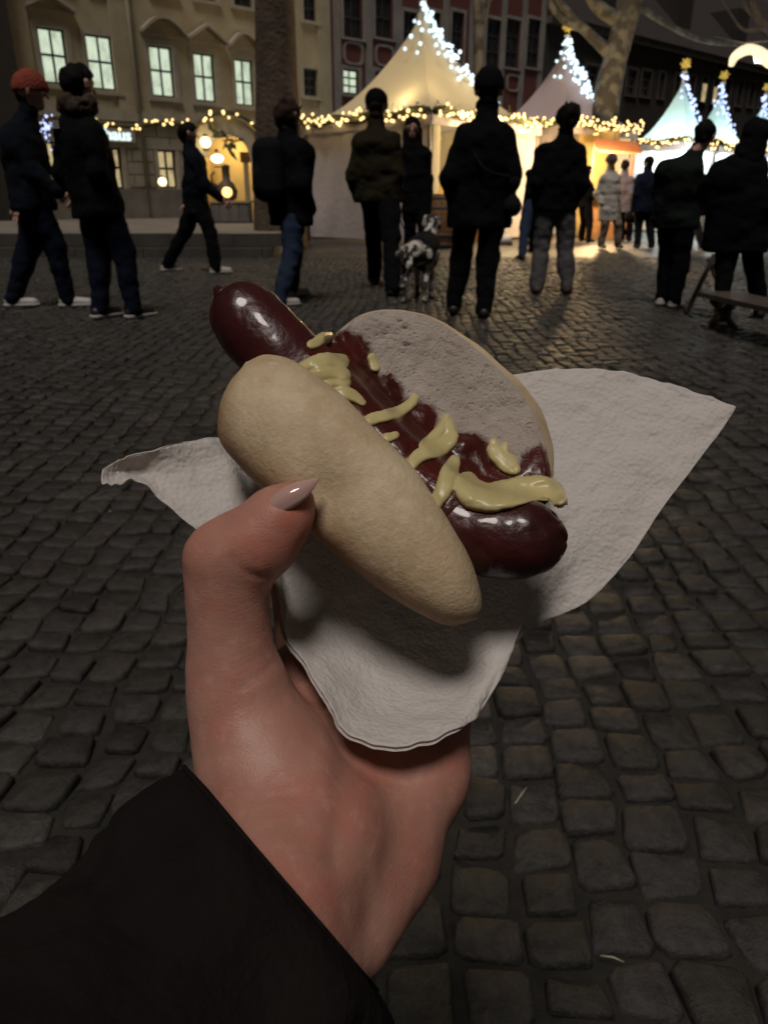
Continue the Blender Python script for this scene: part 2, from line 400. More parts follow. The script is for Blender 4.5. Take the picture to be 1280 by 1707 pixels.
o = bpy.data.objects.new('cobbles', me); COL.objects.link(o); o.parent = square; o['kind'] = 'stuff'
settone(o, np.repeat(tone[rest], 33))
# two bits of straw and a crumb lying on the stones
def straw(x0, y0, x1, y1, label, rad=.0013, z=.006):
    a = ground(x0, y0, z); b = ground(x1, y1, z); m_ = MB().tube([a, (a+b)/2+np.array([.001, 0, .003]), b], [rad*.7, rad, rad*.5], 6)
    tag(m_.build('straw', M['straw'], smooth=True), label, 'straw')
M['straw'] = mat('dry_straw', (.42, .38, .27), .7)
straw(858, 1340, 878, 1312, 'pale dry straw lying slanted on the cobbles right of the hand')
straw(1000, 1593, 1040, 1604, 'short straw lying flat on the cobbles, the lower one', .0011)
tag(MB().ball(ground(184, 852, .004), .0022, 6, 4).build('crumb', M['white'], smooth=True), 'tiny white crumb on the cobbles below the napkin corner', 'crumb')

# ------------------------------------------------------------ raised terrace in front of the pale house
terr = empty('terrace', (0, 0, 0)); tag(terr, 'low stone terrace with one step in front of the beige house', 'terrace')
TY, TZ = 13.4, .36
tx1 = at(452, 400, TY)[0]
MB().box(-70, tx1, TY+.35, 60, -.02, TZ).build('terrace_paving', mat('terrace_paving', (.22, .19, .15), .85, (.15, .13, .11), 1.5, .3, 20), terr)
kx = -14.0; i = 0
kst = mat('kerb_stone', (.045, .04, .034), .8, (.065, .058, .048), 5, .3, 30)
while kx < tx1:
    L_ = .9 + .3*random.random()
    MB().box(kx, min(kx+L_-.012, tx1), TY, TY+.345, -.02, .15+random.uniform(-.004, .004)).build('step_stone', kst, terr)
    MB().box(kx+.4, min(kx+.4+L_-.012, tx1+.01), TY+.30, TY+.38, .16, TZ+.012+random.uniform(-.003, .003)).build('edge_stone', kst, terr)
    kx += L_

# ------------------------------------------------------------ row of facades
FO = np.array([-8.55, 26.0, 0.0]); FD = np.array([1.216, 1.082, 0]); FD = FD/np.linalg.norm(FD)
FANG = math.atan2(FD[1], FD[0]); FN = np.array([FD[1], -FD[0], 0])
def fpx(x, y):
    r = ray(x, y); t = (FN @ (FO - CAM))/(FN @ r); p = CAM + r*t
    return float((p-FO) @ FD), float(p[2])
def house(name, label, s0, s1, z1, openings, wallm, zb=0.0, y=0.0, depth=9):
    root = empty(name, FO + FD*0 - FN*y, FANG); tag(root, label, 'building')
    xs = sorted({s0, s1, *[v for o in openings for v in o[:2]]}); zs = sorted({zb, z1, *[v for o in openings for v in o[2:4]]})
    b = MB()
    for i in range(len(xs)-1):
        for j in range(len(zs)-1):
            cxm, czm = (xs[i]+xs[i+1])/2, (zs[j]+zs[j+1])/2
            if any(o[0] < cxm < o[1] and o[2] < czm < o[3] for o in openings): continue
            b.add([(xs[i], 0, zs[j]), (xs[i+1], 0, zs[j]), (xs[i+1], 0, zs[j+1]), (xs[i], 0, zs[j+1])], [(0, 1, 2, 3)])
    for o in openings:
        a0, a1, c0, c1 = o[:4]; d = .22
        b.add([(a0,0,c0),(a1,0,c0),(a1,0,c1),(a0,0,c1),(a0,d,c0),(a1,d,c0),(a1,d,c1),(a0,d,c1)],
              [(0,4,5,1),(1,5,6,2),(2,6,7,3),(3,7,4,0)])
    b.add([(s0,0,zb),(s0,depth,zb),(s0,depth,z1),(s0,0,z1)], [(0,3,2,1)]); b.add([(s1,0,zb),(s1,depth,zb),(s1,depth,z1),(s1,0,z1)], [(0,1,2,3)])
    b.add([(s0,0,z1),(s1,0,z1),(s1,depth,z1),(s0,depth,z1)], [(0,1,2,3)]); b.add([(s0,.6,zb),(s1,.6,zb),(s1,.6,z1),(s0,.6,z1)], [(0,1,2,3)])
    b.build('wall', wallm, root)
    return root
def window(root, o, framem, panem, cols=2, rows=2, surr=None, sw=.14, bar=.055, curtain=None, round_=True):
    a0, a1, c0, c1 = o[:4]
    if surr:
        b = MB(); e = .035
        b.box(a0-sw, a0-.002, -e, .06, c0-sw*.3, c1+sw); b.box(a1+.002, a1+sw, -e, .06, c0-sw*.3, c1+sw)
        b.box(a0-.002, a1+.002, -e+.003, .06, c1+.002, c1+sw-.002); b.box(a0-sw*1.1, a1+sw*1.1, -e*2.6, .06, c0-sw*.9, c0-sw*.3-.002)
        b.build('window_surround', surr, root)
    b = MB(); t = bar*.9; y0, y1 = .10, .16
    b.box(a0, a0+t, y0, y1, c0, c1); b.box(a1-t, a1, y0, y1, c0, c1); b.box(a0+t, a1-t, y0, y1-.003, c0, c0+t); b.box(a0+t, a1-t, y0, y1-.003, c1-t, c1)
    w, h = a1-a0, c1-c0
    zc = [c0 + h*(k/rows) + (.02*h if rows == 2 else 0) for k in range(1, rows)]
    for k in range(1, cols): b.box(a0+w*k/cols-bar/2, a0+w*k/cols+bar/2, y0+.006, y1-.006, c0+t, c1-t)
    for z in zc: b.box(a0+t, a1-t, y0-.012, y1-.01, z-bar/2, z+bar/2)
    fr = b.build('window', framem, root)
    if round_:
        pass
    zz = [c0] + zc + [c1]
    for k in range(cols):
        for j in range(rows):
            MB().box(a0+w*k/cols+.01, a0+w*(k+1)/cols-.01, .135, .145, zz[j]+.01, zz[j+1]-.01).build('pane', panem[(k+j*cols) % len(panem)] if isinstance(panem, list) else panem, fr)
    return fr
def frect(xl, xr, yt, yb, xm=None):
    xm = (xl+xr)/2; ym = (yt+yb)/2
    s0 = fpx(xl, ym)[0]; s1 = fpx(xr, ym)[0]; z1 = fpx(xm, yt)[1]; z0 = fpx(xm, yb)[1]
    return (s0, s1, z0, z1)

# lit pane with faint curtain and room shapes inside
def litpane(seed, warm=False, st=.75):
    m = bpy.data.materials.new('lit_window_pane'); m.use_nodes = True; t = m.node_tree; b = t.nodes['Principled BSDF']
    tc = t.nodes.new('ShaderNodeNewGeometry'); mp = t.nodes.new('ShaderNodeMapping'); mp.inputs['Location'].default_value = (seed*3.1, seed, 0); mp.inputs['Scale'].default_value = (2.2, 2.2, 1.6)
    n = t.nodes.new('ShaderNodeTexNoise'); n.inputs['Scale'].default_value = 1.4; n.inputs['Detail'].default_value = 3
    w = t.nodes.new('ShaderNodeTexWave'); w.inputs['Scale'].default_value = 3; w.inputs['Distortion'].default_value = 5
    r = t.nodes.new('ShaderNodeValToRGB'); e = r.color_ramp.elements
    hi = (.86, 1.0, .76, 1) if not warm else (1, .78, .40, 1); lo = (.42, .52, .36, 1) if not warm else (.4, .28, .12, 1)
    e[0].position = .40; e[0].color = lo; e[1].position = .60; e[1].color = hi
    mx = t.nodes.new('ShaderNodeMath'); mx.operation = 'MULTIPLY_ADD'; mx.inputs[1].default_value = .22
    t.links.new(tc.outputs['Position'], mp.inputs[0]); t.links.new(mp.outputs[0], n.inputs['Vector']); t.links.new(mp.outputs[0], w.inputs['Vector'])
    t.links.new(w.outputs['Fac'], mx.inputs[0]); t.links.new(n.outputs[0], mx.inputs[2]); t.links.new(mx.outputs[0], r.inputs[0])
    t.links.new(r.outputs[0], b.inputs['Emission Color']); b.inputs['Emission Strength'].default_value = st
    b.inputs['Base Color'].default_value = (.1, .1, .1, 1); b.inputs['Roughness'].default_value = .2
    m.cycles.emission_sampling = 'NONE'; return m
LP = [litpane(i) for i in range(4)]; LW = [litpane(9+i, True, .55) for i in range(2)]

sB1 = fpx(553, 120)[0]; zbase = TZ-.01
litw = [frect(69, 113, 47, 139), frect(148, 191, 59, 149), frect(252, 290, 77, 161), frect(325, 359, 89, 169), frect(393, 423, 99, 176)]
gw = [frect(181, 205, 246, 315), frect(266, 295, 250, 314), frect(84, 108, 236, 330)]
dw = [frect(505, 527, -28, 34), frect(506, 529, 115, 160), frect(388, 419, -70, 10), frect(60, 105, -120, -32), frect(145, 187, -110, -20), frect(250, 288, -90, -12), frect(324, 357, -80, -1)]
b1h = house('beige_house', 'long beige plastered house with brightly lit first floor windows', fpx(18, 100)[0], sB1, 11.0, litw+gw+dw, M['plaster'], zbase)
for o in litw: window(b1h, o, M['darkframe'], LP, 2, 2, M['trim'], .16, .06)
for o in gw: window(b1h, o, M['darkframe'], LW, 2, 2, M['trim'], .14, .07)
for o in dw: window(b1h, o, M['darkframe'], M['pane_dark'], 2, 3, M['trim'], .14, .05)
# curved and gabled hoods over the windows
def hood(xl, xr, yt, ybl, gable):
    s0, s1 = fpx(xl, ybl)[0], fpx(xr, ybl)[0]; z0 = fpx((xl+xr)/2, ybl+3)[1]; zt_ = fpx((xl+xr)/2, yt)[1]; H = zt_-z0
    pts = []
    for q in np.linspace(0, 1, 13):
        h = (1-abs(2*q-1)) if gable else math.sin(math.pi*q)
        pts.append((s0+(s1-s0)*q, z0+H*h))
    b = MB(); n = len(pts)
    for th, y in ((.10, -.28),):
        V = []
        for (s, z) in pts: V += [(s, y, z), (s, y, z-th), (s, .02, z-th), (s, .02, z)]
        Fq = [(i*4+k, i*4+(k+1) % 4, (i+1)*4+(k+1) % 4, (i+1)*4+k) for i in range(n-1) for k in range(4)] + [(0, 3, 2, 1), tuple((n-1)*4+k for k in range(4))]
        b.add(V, Fq)
    b.box(s0+.05, s1-.05, -.07, .02, z0-.16, z0-.06)
    b.build('window_hood', M['trim'], b1h)
hood(233, 306, 27, 50, False); hood(309, 374, 40, 63, True); hood(379, 428, 54, 73, False); hood(40, 120, -12, 8, True)
# string course, pilasters and downpipe
s_l, s_r = fpx(22, 180)[0], sB1-.05
zc_ = fpx(300, 203)[1]
MB().box(s_l, s_r, -.16, .02, zc_-.10, zc_+.12).build('cornice', M['trim'], b1h)
MB().box(s_l, s_r, -.10, .02, zc_+.125, zc_+.22).build('cornice', M['trim'], b1h)
for px in (40, 206, 540):
    s = fpx(px, 110)[0]; MB().box(s-.30, s+.30, -.06, .02, zc_+.23, 10.4).build('pilaster', M['plaster'], b1h)
s = fpx(222, 120)[0]; MB().tube([(s, -.12, zbase+.1), (s, -.12, 10.5)], .06, 8).build('downpipe', M['stone'], b1h, True)
for (xl, xr, yt, yb) in ((70, 112, 160, 190), (150, 190, 166, 192), (254, 290, 172, 196), (327, 359, 178, 198)):
    o = frect(xl, xr, yt, yb); MB().box(o[0], o[1], -.03, .02, o[2], o[3]).build('apron_panel', M['plaster'], b1h)
# ashlar blocks of the ground floor
def blocked(s0, s1, z0, z1, rects): 
    hh = .34; nz = int((z1-z0)/hh); hh = (z1-z0)/nz; cnt = 0
    for j in range(nz):
        za, zb_ = z0+j*hh, z0+(j+1)*hh; s = s0 - (.45 if j % 2 else 0)
        while s < s1:
            e_ = min(s+.9, s1); a = max(s, s0)
            segs = [(a, e_)]
            for r in rects:
                if r[2]-.16 < (za+zb_)/2 < r[3]+.16:
                    ns = []
                    for (p, q) in segs:
                        if q <= r[0]-.16 or p >= r[1]+.16: ns.append((p, q))
                        else:
                            if p < r[0]-.17: ns.append((p, r[0]-.17))
                            if q > r[1]+.17: ns.append((r[1]+.17, q))
                    segs = ns
            for p, q in segs:
                if q-p > .12:
                    m_ = MB(); d = .045; b_ = .018
                    m_.add([(p+.006,.01,za+.006),(q-.006,.01,za+.006),(q-.006,.01,zb_-.006),(p+.006,.01,zb_-.006),
                            (p+.006+b_,-d,za+.006+b_),(q-.006-b_,-d,za+.006+b_),(q-.006-b_,-d,zb_-.006-b_),(p+.006+b_,-d,zb_-.006-b_)],
                           [(4,5,6,7),(0,1,5,4),(1,2,6,5),(2,3,7,6),(3,0,4,7)])
                    m_.build('stone_block', M['stone'], b1h); cnt += 1
            s += .9
    return cnt
blocked(fpx(178, 290)[0], fpx(338, 290)[0], zbase+.95, zc_-.12, gw)
MB().box(s_l, fpx(345, 300)[0], -.14, .02, zbase, zbase+.90).build('plinth', mat('plinth_stone', (.20, .18, .15), .9, (.13, .12, .10), 2, .3, 20), b1h)
# lit shop letters over the ground floor window, only the end of the word shows
def text(name, body, size, mat_, parent, loc, rot, ext=.02):
    cu = bpy.data.curves.new(name, 'FONT'); cu.body = body; cu.size = size; cu.extrude = ext; cu.align_x = 'CENTER'; cu.offset = size*.018
    o = bpy.data.objects.new(name, cu); COL.objects.link(o); o.data.materials.append(mat_); o.parent = parent; o.location = loc; o.rotation_euler = rot; return o
M['signlit'] = mat('lit_sign_letters', (.7, .8, .8), .4, emit=(.78, .95, .95), estr=1.1)
o_ = frect(182, 221, 216, 236)
sgn = empty('shop_sign', FO, FANG); tag(sgn, 'glowing white shop lettering on the beige house wall', 'sign')
MB().box(o_[0]-.9, o_[1]+.05, -.12, -.04, o_[2]-.03, o_[3]+.02).build('sign_board', M['stone'], sgn)
lt = text('lettering', 'haus', (o_[3]-o_[2])*1.40, M['signlit'], sgn, (o_[0]+(o_[1]-o_[0])*.30, -.145, o_[2]+.03), (R(90), 0, 0))
bpy.context.view_layer.update()
lm = bpy.data.meshes.new_from_object(lt.evaluated_get(bpy.context.evaluated_depsgraph_get())); l2 = bpy.data.objects.new('lettering_mesh', lm); COL.objects.link(l2); l2.parent = sgn; l2.location = lt.location; l2.rotation_euler = lt.rotation_euler
if not lm.materials: lm.materials.append(M['signlit'])
bpy.data.objects.remove(lt); l2.name = 'lettering'

# oxblood house
sB2 = fpx(905, 90)[0]
rw, rp = [], []
for xl, xr in ((572, 604), (625, 655)):
    rw.append(frect(xl, xr, -40, 62)); rp.append((xl, xr))
rw.append(frect(572, 598, 116, 156)); rw.append(frect(625, 652, 120, 160))
for xl, xr in ((672, 694), (712, 733), (752, 772), (810, 834), (842, 866), (878, 900)):
    rw.append(frect(xl, xr, 32 if xl > 800 else 20, 112)); 
b2h = house('oxblood_house', 'dark red baroque house with pale stone window frames behind the tent', sB1+.01, sB2, 11.4, rw, M['red'], 0, .0)
for i, o in enumerate(rw): window(b2h, o, M['darkframe'], LP if i == 2 else M['pane_dark'], 2, 3, M['greytrim'], .13, .05)
for xl, xr, yt, yb in ((573, 603, 71, 107), (626, 654, 76, 110), (812, 833, 122, 150), (844, 864, 125, 152)):
    o = frect(xl, xr, yt, yb); a0, a1, c0, c1 = o; b = MB(); n = 24; V = []
    for k in range(n):
        an = 2*math.pi*k/n; cx_, cz_ = math.cos(an), math.sin(an)
        ex, ez = np.sign(cx_)*abs(cx_)**.5, np.sign(cz_)*abs(cz_)**.5
        for q in (1.0, .80):
            for y in (.01, -.06): V.append(((a0+a1)/2+(a1-a0)*.56*q*ex, y, (c0+c1)/2+(c1-c0)*.54*q*ez))
    Fq = []
    for k in range(n):
        i0, i1 = k*4, ((k+1) % n)*4
        Fq += [(i0+1, i1+1, i1+3, i0+3), (i0, i1, i1+1, i0+1), (i0+3, i1+3, i1+2, i0+2)]
    b.add(V, Fq); b.build('spandrel_frame', M['greytrim'], b2h)
for px in (561, 614, 663, 702, 742, 786, 802, 838, 872, 903):
    s = fpx(px, 60)[0]; w = .16; MB().box(s-w, s+w, -.05, .02, 3.2, 10.8).build('lesene', M['greytrim'], b2h)
MB().box(sB1+.02, sB2, -.3, .02, 10.8, 11.1).build('cornice', M['greytrim'], b2h)
# dark brown house with big roof
sB3 = fpx(905, 90)[0]+.01; sE = 95.0
zeave = fpx(1150, 95)[1]
dk = []
for px in (945, 985, 1052, 1076, 1102, 1128, 1152, 1172, 1192, 1212, 1232, 1252, 1270):
    for yt, yb in ((116, 158), (60, 98)):
        wv = 20 if px < 1000 else (15 if px < 1100 else 8); sl = (px-1052)*.10
        if yt+sl < 90 and px > 1000: continue
        o = frect(px-wv/2, px+wv/2, yt+sl, yb+sl)
        if o[3] < zeave-.4: dk.append(o)
b3h = house('brown_house', 'long unlit brown house under a steep dark roof on the right', sB3, sE, zeave, dk, M['darkwall'], 0, 0, 12)
lits = [frect(1163, 1171, 138, 172), frect(1182, 1189, 144, 176)]
for i, o in enumerate(dk): window(b3h, o, M['darktrim'], M['pane_dark'], 2, 3, M['darktrim'], .12, .05)
for o in lits:
    f = MB().box(o[0], o[1], -.20, -.05, o[2], o[3]).build('lit_window', M['darkframe'], b3h)
    MB().box(o[0]+.06, o[1]-.06, -.22, -.205, o[2]+.06, o[3]-.06).build('pane', LW[0], f)
MB().box(sB3, sE, -.35, .02, zeave-.05, zeave+.25).build('cornice', M['darktrim'], b3h)
rb = MB(); rb.add([(sB3, -.45, zeave+.26), (sE, -.45, zeave+.26), (sE, 6, zeave+6.5), (sB3, 6, zeave+6.5), (sB3, 12.4, zeave+.26), (sE, 12.4, zeave+.26)],
                  [(0, 1, 2, 3), (3, 2, 5, 4), (0, 3, 4), (1, 5, 2), (0, 4, 5, 1)])
rb.build('roof', M['rooftile'], b3h)
for k in range(9):
    s = sB3+6+k*7; MB().box(s, s+1.5, .9, 3.0, zeave+1.6, zeave+3.4).build('dormer', M['rooftile'], b3h)
# pale building sliver at far left: dark corner house
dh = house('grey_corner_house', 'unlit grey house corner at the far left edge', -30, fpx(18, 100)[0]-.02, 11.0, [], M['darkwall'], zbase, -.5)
# ------------------------------------------------------------ trees
def tree(name, label, pts, rad, branches, m_, seed):
    root = empty(name, pts[0]); tag(root, label, 'tree', None)
    loc = np.array(pts[0], float)
    def limb(nm, pts, rad, par, n=14):
        L = catmull(pts, max(6, len(pts)*5)); rr = np.interp(np.linspace(0, 1, len(L)), np.linspace(0, 1, len(rad)), rad)
        b = MB(); b.tube(L-loc, list(rr), n); V = np.array(b.v)
        nz = vnoise(V*np.array([2.2, 2.2, .9])+seed, seed) + .5*vnoise(V*np.array([6, 6, 2.5])+seed, seed+1)
        c = np.repeat(L-loc, n, axis=0); d = V-c; V = c + d*(1+.09*nz[:, None])
        return mesh_obj(nm, V, b.f, m_, par)
    tr = limb('trunk', pts, rad, root, 20)
    for bp in branches: limb('branch', bp[0], bp[1], root, 8)
    return root
tb = ground(463, 420)
TY1 = 15.6; def_ = lambda x, y, Y=TY1: at(x, y, Y)
tree('plane_tree', 'thick dark tree trunk in front of the beige house', [[*at(463, 300, TY1)[:2]]+[0], at(466, 250, TY1), at(462, 120, TY1), at(458, 0, TY1), at(455, -140, TY1)],
     [.52, .43, .38, .355, .33], [([at(456, -120, TY1), at(380, -260, TY1), at(300, -420, TY1-1)], [.2, .12, .05]), ([at(457, -130, TY1), at(540, -300, TY1+1), at(600, -480, TY1+2)], [.2, .12, .05])], M['bark'], 4)
T2Y = 23.0
tree('plane_tree', 'leaning tree with pale patchy bark behind the unlit grey tent', [[*at(1000, 300, T2Y)[:2]]+[0], at(1008, 185, T2Y), at(1022, 110, T2Y), at(1035, 60, T2Y), at(1050, 0, T2Y), at(1072, -120, T2Y)],
     [.46, .36, .33, .31, .34, .30], [([at(1026, 100, T2Y), at(985, 60, T2Y), at(945, 20, T2Y), at(905, -40, T2Y)], [.20, .14, .10, .07]),
      ([at(965, 45, T2Y), at(935, 30, T2Y), at(915, 0, T2Y), at(910, -60, T2Y)], [.12, .09, .07, .04]),
      ([at(1050, 0, T2Y), at(1110, 40, T2Y+1), at(1180, 70, T2Y+2), at(1290, 75, T2Y+3)], [.10, .08, .06, .04]),
      ([at(1040, 40, T2Y), at(990, 5, T2Y), at(960, -60, T2Y)], [.2, .16, .1])], M['bark2'], 8)
tree('slim_tree', 'slim bare trunk rising behind the cream tent peak', [[*at(798, 300, 24)[:2]]+[0], at(797, 110, 24), at(794, 0, 24), at(785, -120, 24)], [.16, .14, .13, .1], [([at(795, 20, 24), at(830, -20, 24), at(860, -80, 24)], [.08, .06, .03]), ([at(796, 60, 24), at(812, 20, 24), at(818, -60, 24)], [.06, .04, .03])], M['bark2'], 12)
tree('bare_tree', 'bare branches hanging over the far tents at the right edge', [[*at(1330, 300, 29)[:2]]+[0], at(1320, 150, 29), at(1290, 60, 29), at(1262, 30, 29), at(1230, -60, 29)], [.3, .25, .16, .12, .07],
     [([at(1262, 32, 29), at(1240, 10, 29), at(1222, -40, 29)], [.06, .05, .03]), ([at(1275, 45, 29), at(1240, 50, 29), at(1215, 20, 29), at(1190, -20, 29)], [.07, .05, .04, .02])], M['bark'], 15)

# ------------------------------------------------------------ lights
def lamp(name, loc, power, col, rad=.12):
    l = bpy.data.lights.new(name, 'POINT'); l.energy = power; l.color = col; l.shadow_soft_size = rad
    o = bpy.data.objects.new(name, l); COL.objects.link(o); o.location = tuple(float(v) for v in loc); return o

# ------------------------------------------------------------ pagoda tents
def pagoda(label, C, W, ang, zE, zP, roofm, wallm, walls=(0, 1), openm=None, led=None, ledm=None, gold=True, peak_rel=.5, garl=True, glabel='', dlabel='', nled=150, nbulb=70, starlabel=''):
    """C = near corner on the ground. local axes: x along the right-hand side, y along the left-hand side"""
    root = empty('pagoda_tent', C, ang); tag(root, label, 'tent', 'pointed market tents')
    # roof: four concave sails
    n, mm = 16, 14; b = MB(); V = []; 
    crn = [(0, 0), (W, 0), (W, W), (0, W)]
    for f in range(4):
        a, c = crn[f], crn[(f+1) % 4]; base_i = len(V)
        for j in range(mm+1):
            q = j/mm; hgt = zE + (zP-zE)*(q**1.75); sh = 1-q
            for i in range(n+1):
                u = i/n; px, py = a[0]+(c[0]-a[0])*u, a[1]+(c[1]-a[1])*u
                sag = -.10*math.sin(math.pi*u)*math.sin(math.pi*min(q*1.15, 1))*(1-q)
                cx_, cy_ = W/2, W/2; rr = max(sh, .035)
                V.append((cx_+(px-cx_)*rr, cy_+(py-cy_)*rr, hgt+sag))
        b.add(V[base_i:], [(j*(n+1)+i, j*(n+1)+i+1, (j+1)*(n+1)+i+1, (j+1)*(n+1)+i) for j in range(mm) for i in range(n)])
    b.build('roof', roofm, root, True)
    # valance
    vb = MB(); ov = .03
    for f in range(4):
        a, c = np.array(crn[f], float), np.array(crn[(f+1) % 4], float); d = (c-a)/W; nn = np.array([d[1], -d[0]])
        a2, c2 = a+nn*ov, c+nn*ov
        vb.add([(*a2, zE-.26), (*c2, zE-.26), (*c2, zE+.01), (*a2, zE+.01), (*a, zE-.26), (*c, zE-.26), (*c, zE+.01), (*a, zE+.01)],
               [(0,1,2,3),(4,7,6,5),(0,4,5,1),(3,2,6,7)])
    vb.build('valance', wallm, root)
    for (x, y) in crn:
        MB().box(x-.04+(.08 if x == 0 else -.08), x+.04+(.08 if x == 0 else -.08), y-.04+(.08 if y == 0 else -.08), y+.04+(.08 if y == 0 else -.08), 0, zE).build('pole', M['metal'], root)
    # side walls: 0 = left-hand side seen from the camera (x = 0 plane), 1 = right-hand side (y = 0 plane), 2,3 back
    def wall(axis, t0, t1, zt, nm='side_wall', m_=None, off=.05):
        nx, nzv = 40, 8; VV = []
        for j in range(nzv+1):
            for i in range(nx+1):
                s = t0+(t1-t0)*i/nx; w = .020*math.sin(s*9+1.3*math.sin(s*2.3)+j*.25)*(.5+.5*j/nzv) + .03*math.sin(s*2.1+1)
                z = .06+(zt-.06)*j/nzv
                if axis == 0: VV.append((off+w, s, z))
                elif axis == 1: VV.append((s, off+w, z))
                elif axis == 2: VV.append((W-off+w, s, z))
                else: VV.append((s, W-off+w, z))
        return mesh_obj(nm, VV, [(j*(nx+1)+i, j*(nx+1)+i+1, (j+1)*(nx+1)+i+1, (j+1)*(nx+1)+i) for j in range(nzv) for i in range(nx)], m_ or wallm, root)
    for a in walls: wall(a, .02, W-.02, zE-.02)
    root['_w'] = W
    # finial
    if gold:
        fb = MB(); fb.lathe([(.05, 0), (.05, .25), (.09, .3), (.05, .34)], (W/2, W/2, zP-.02), 8); fb.build('finial_post', M['white'], root)
        sb = MB(); c0 = (W/2, W/2, zP+.50)
        # a small gold moravian star: points round a core
        core = .09
        for k in range(14):
            th = math.acos(1-2*(k+.5)/14); ph = k*2.39996; dv = np.array([math.sin(th)*math.cos(ph), math.sin(th)*math.sin(ph), math.cos(th)])
            sb.tube([np.array(c0)+dv*.04, np.array(c0)+dv*.17], [.07, .012], 5)
        sb.build('gold_star', M['gold'], root)
    # light drape over the roof
    if led:
        st = empty('light_net', root.location, ang); tag(st, dlabel, 'string lights', 'light nets hanging over the tent peaks')
        bm = MB(); wires = MB(); rr = random.Random(int(C[0]*10))
        strands = led
        for (u_dir, q_end, nb) in strands:
            prev = None
            nb = int(nb*.68)
            for k in range(nb):
                q = 1-(1-q_end)*(k/(nb-1))
                ux, uy = u_dir
                h = zE+(zP-zE)*(max(q, 0)**1.75)
                x = W/2+ux*W/2*(1-q)+rr.uniform(-.09, .09)-.03; y = W/2+uy*W/2*(1-q)+rr.uniform(-.09, .09)-.03
                s_ = max(abs(ux), abs(uy), .001)
                p = (x-.06, y-.06, h+.10+rr.uniform(-.06, .08))
                bm.ball(p, rr.uniform(.034, .052), 6, 4)
                if prev: wires.tube([prev, p], .006, 4)
                prev = p
        bm.build('bulbs', ledm, st, True, 'stuff'); wires.build('cable', M['metal'], st)
    if garl:
        gr = empty('garland', root.location, ang); tag(gr, glabel, 'garland', 'lit fir garlands along the tent eaves')
        gb = MB(); nb = MB(); rr = random.Random(int(C[1]*7)+3)
        for ax in (0, 1):
            pts = []
            for k in range(int(W*34)):
                s = W*rr.random(); z = zE-.02+.04*math.sin(s*5)+rr.gauss(0, .075); o = -.10+rr.gauss(0, .05)
                p = (o, s, z) if ax == 0 else (s, o, z)
                d = np.array([rr.gauss(0, 1), rr.gauss(0, 1), rr.gauss(0, 1)]); d = d/np.linalg.norm(d)*rr.uniform(.06, .13)
                e = np.array(p)+d; w = np.cross(d, [0, 0, 1])*.28+np.array([0, 0, .012])
                nb.add([p, e-w*.5, e+w*.5+d*.2], [(0, 1, 2)]); nb.add([p, e-w*.5+np.array([.0, 0, .03]), e+d*.3], [(0, 1, 2)])
            nn_ = nbulb
            for k in range(nn_):
                s = W*(k+rr.random())/nn_; z = zE-.02+.04*math.sin(s*5)+rr.gauss(0, .085); p = (-.18+rr.gauss(0, .03), s, z) if ax == 0 else (s, -.18+rr.gauss(0, .03), z)
                gb.ball(p, rr.uniform(.024, .040), 6, 4)
            core = [(-.10, s, zE-.02+.04*math.sin(s*5)) if ax == 0 else (s, -.10, zE-.02+.04*math.sin(s*5)) for s in np.linspace(0, W, 30)]
            MB().tube(core, .085, 6).build('garland_core', M['needles'], gr, True)
        nb.build('fir_twigs', M['needles'], gr, False, 'stuff'); gb.build('bulbs', M['warmbulb'], gr, True, 'stuff')
    return root, wall
def loc2w(root, p):
    a = root.rotation_euler.z; return (root.location.x+p[0]*math.cos(a)-p[1]*math.sin(a), root.location.y+p[0]*math.sin(a)+p[1]*math.cos(a), p[2])

def pg_params(xL, xC, xR, Yc):
    """near corner and side length of a square tent from three columns of the picture at eave level"""
    kL, kC, kR = [(x-CX)/FPX/1.085 for x in (xL, xC, xR)]
    X0 = kC*Yc
    # c - kL*s = X0 - kL*Yc ; s - kR*c = kR*Yc - X0   (wall left = (-c, s), right = (s, c))
    A = np.array([[1, kL], [-kR, 1]]); bb = np.array([X0-kL*Yc, kR*Yc-X0]); c, s = np.linalg.solve(A, bb)
    return np.array([X0, Yc, 0]), math.hypot(c, s), math.atan2(c, s)
C1, W1, A1 = pg_params(508, 716, 893, 17.4)
zE1, zP1 = 2.62, at(703, 22, 17.4+W1*.7)[2]
led1 = []
for (dx, dy, qe, nb) in ((.35, -1, .50, 16), (.60, -1, .47, 20), (.80, -1, .42, 22), (1, -1, .36, 24), (.9, -.9, .40, 20), (.45, -.8, .55, 14), (-.3, -1, .72, 8), (-.9, -.5, .70, 8), (-1, .2, .74, 6), (.7, -.95, .7, 12), (1, -.7, .34, 22)):
    led1.append(((dx, dy), qe, nb))
t1, w1f = pagoda('large cream pointed market tent glowing warm with grey side cloth', C1, W1, A1, zE1, zP1, M['roof_warm'], M['wallcloth'], (0, 3), None, led1, M['coldbulb'], False,
    glabel='thick fir garland with warm bulbs round the large cream tent', dlabel='cold white light net draped down the large cream tent')
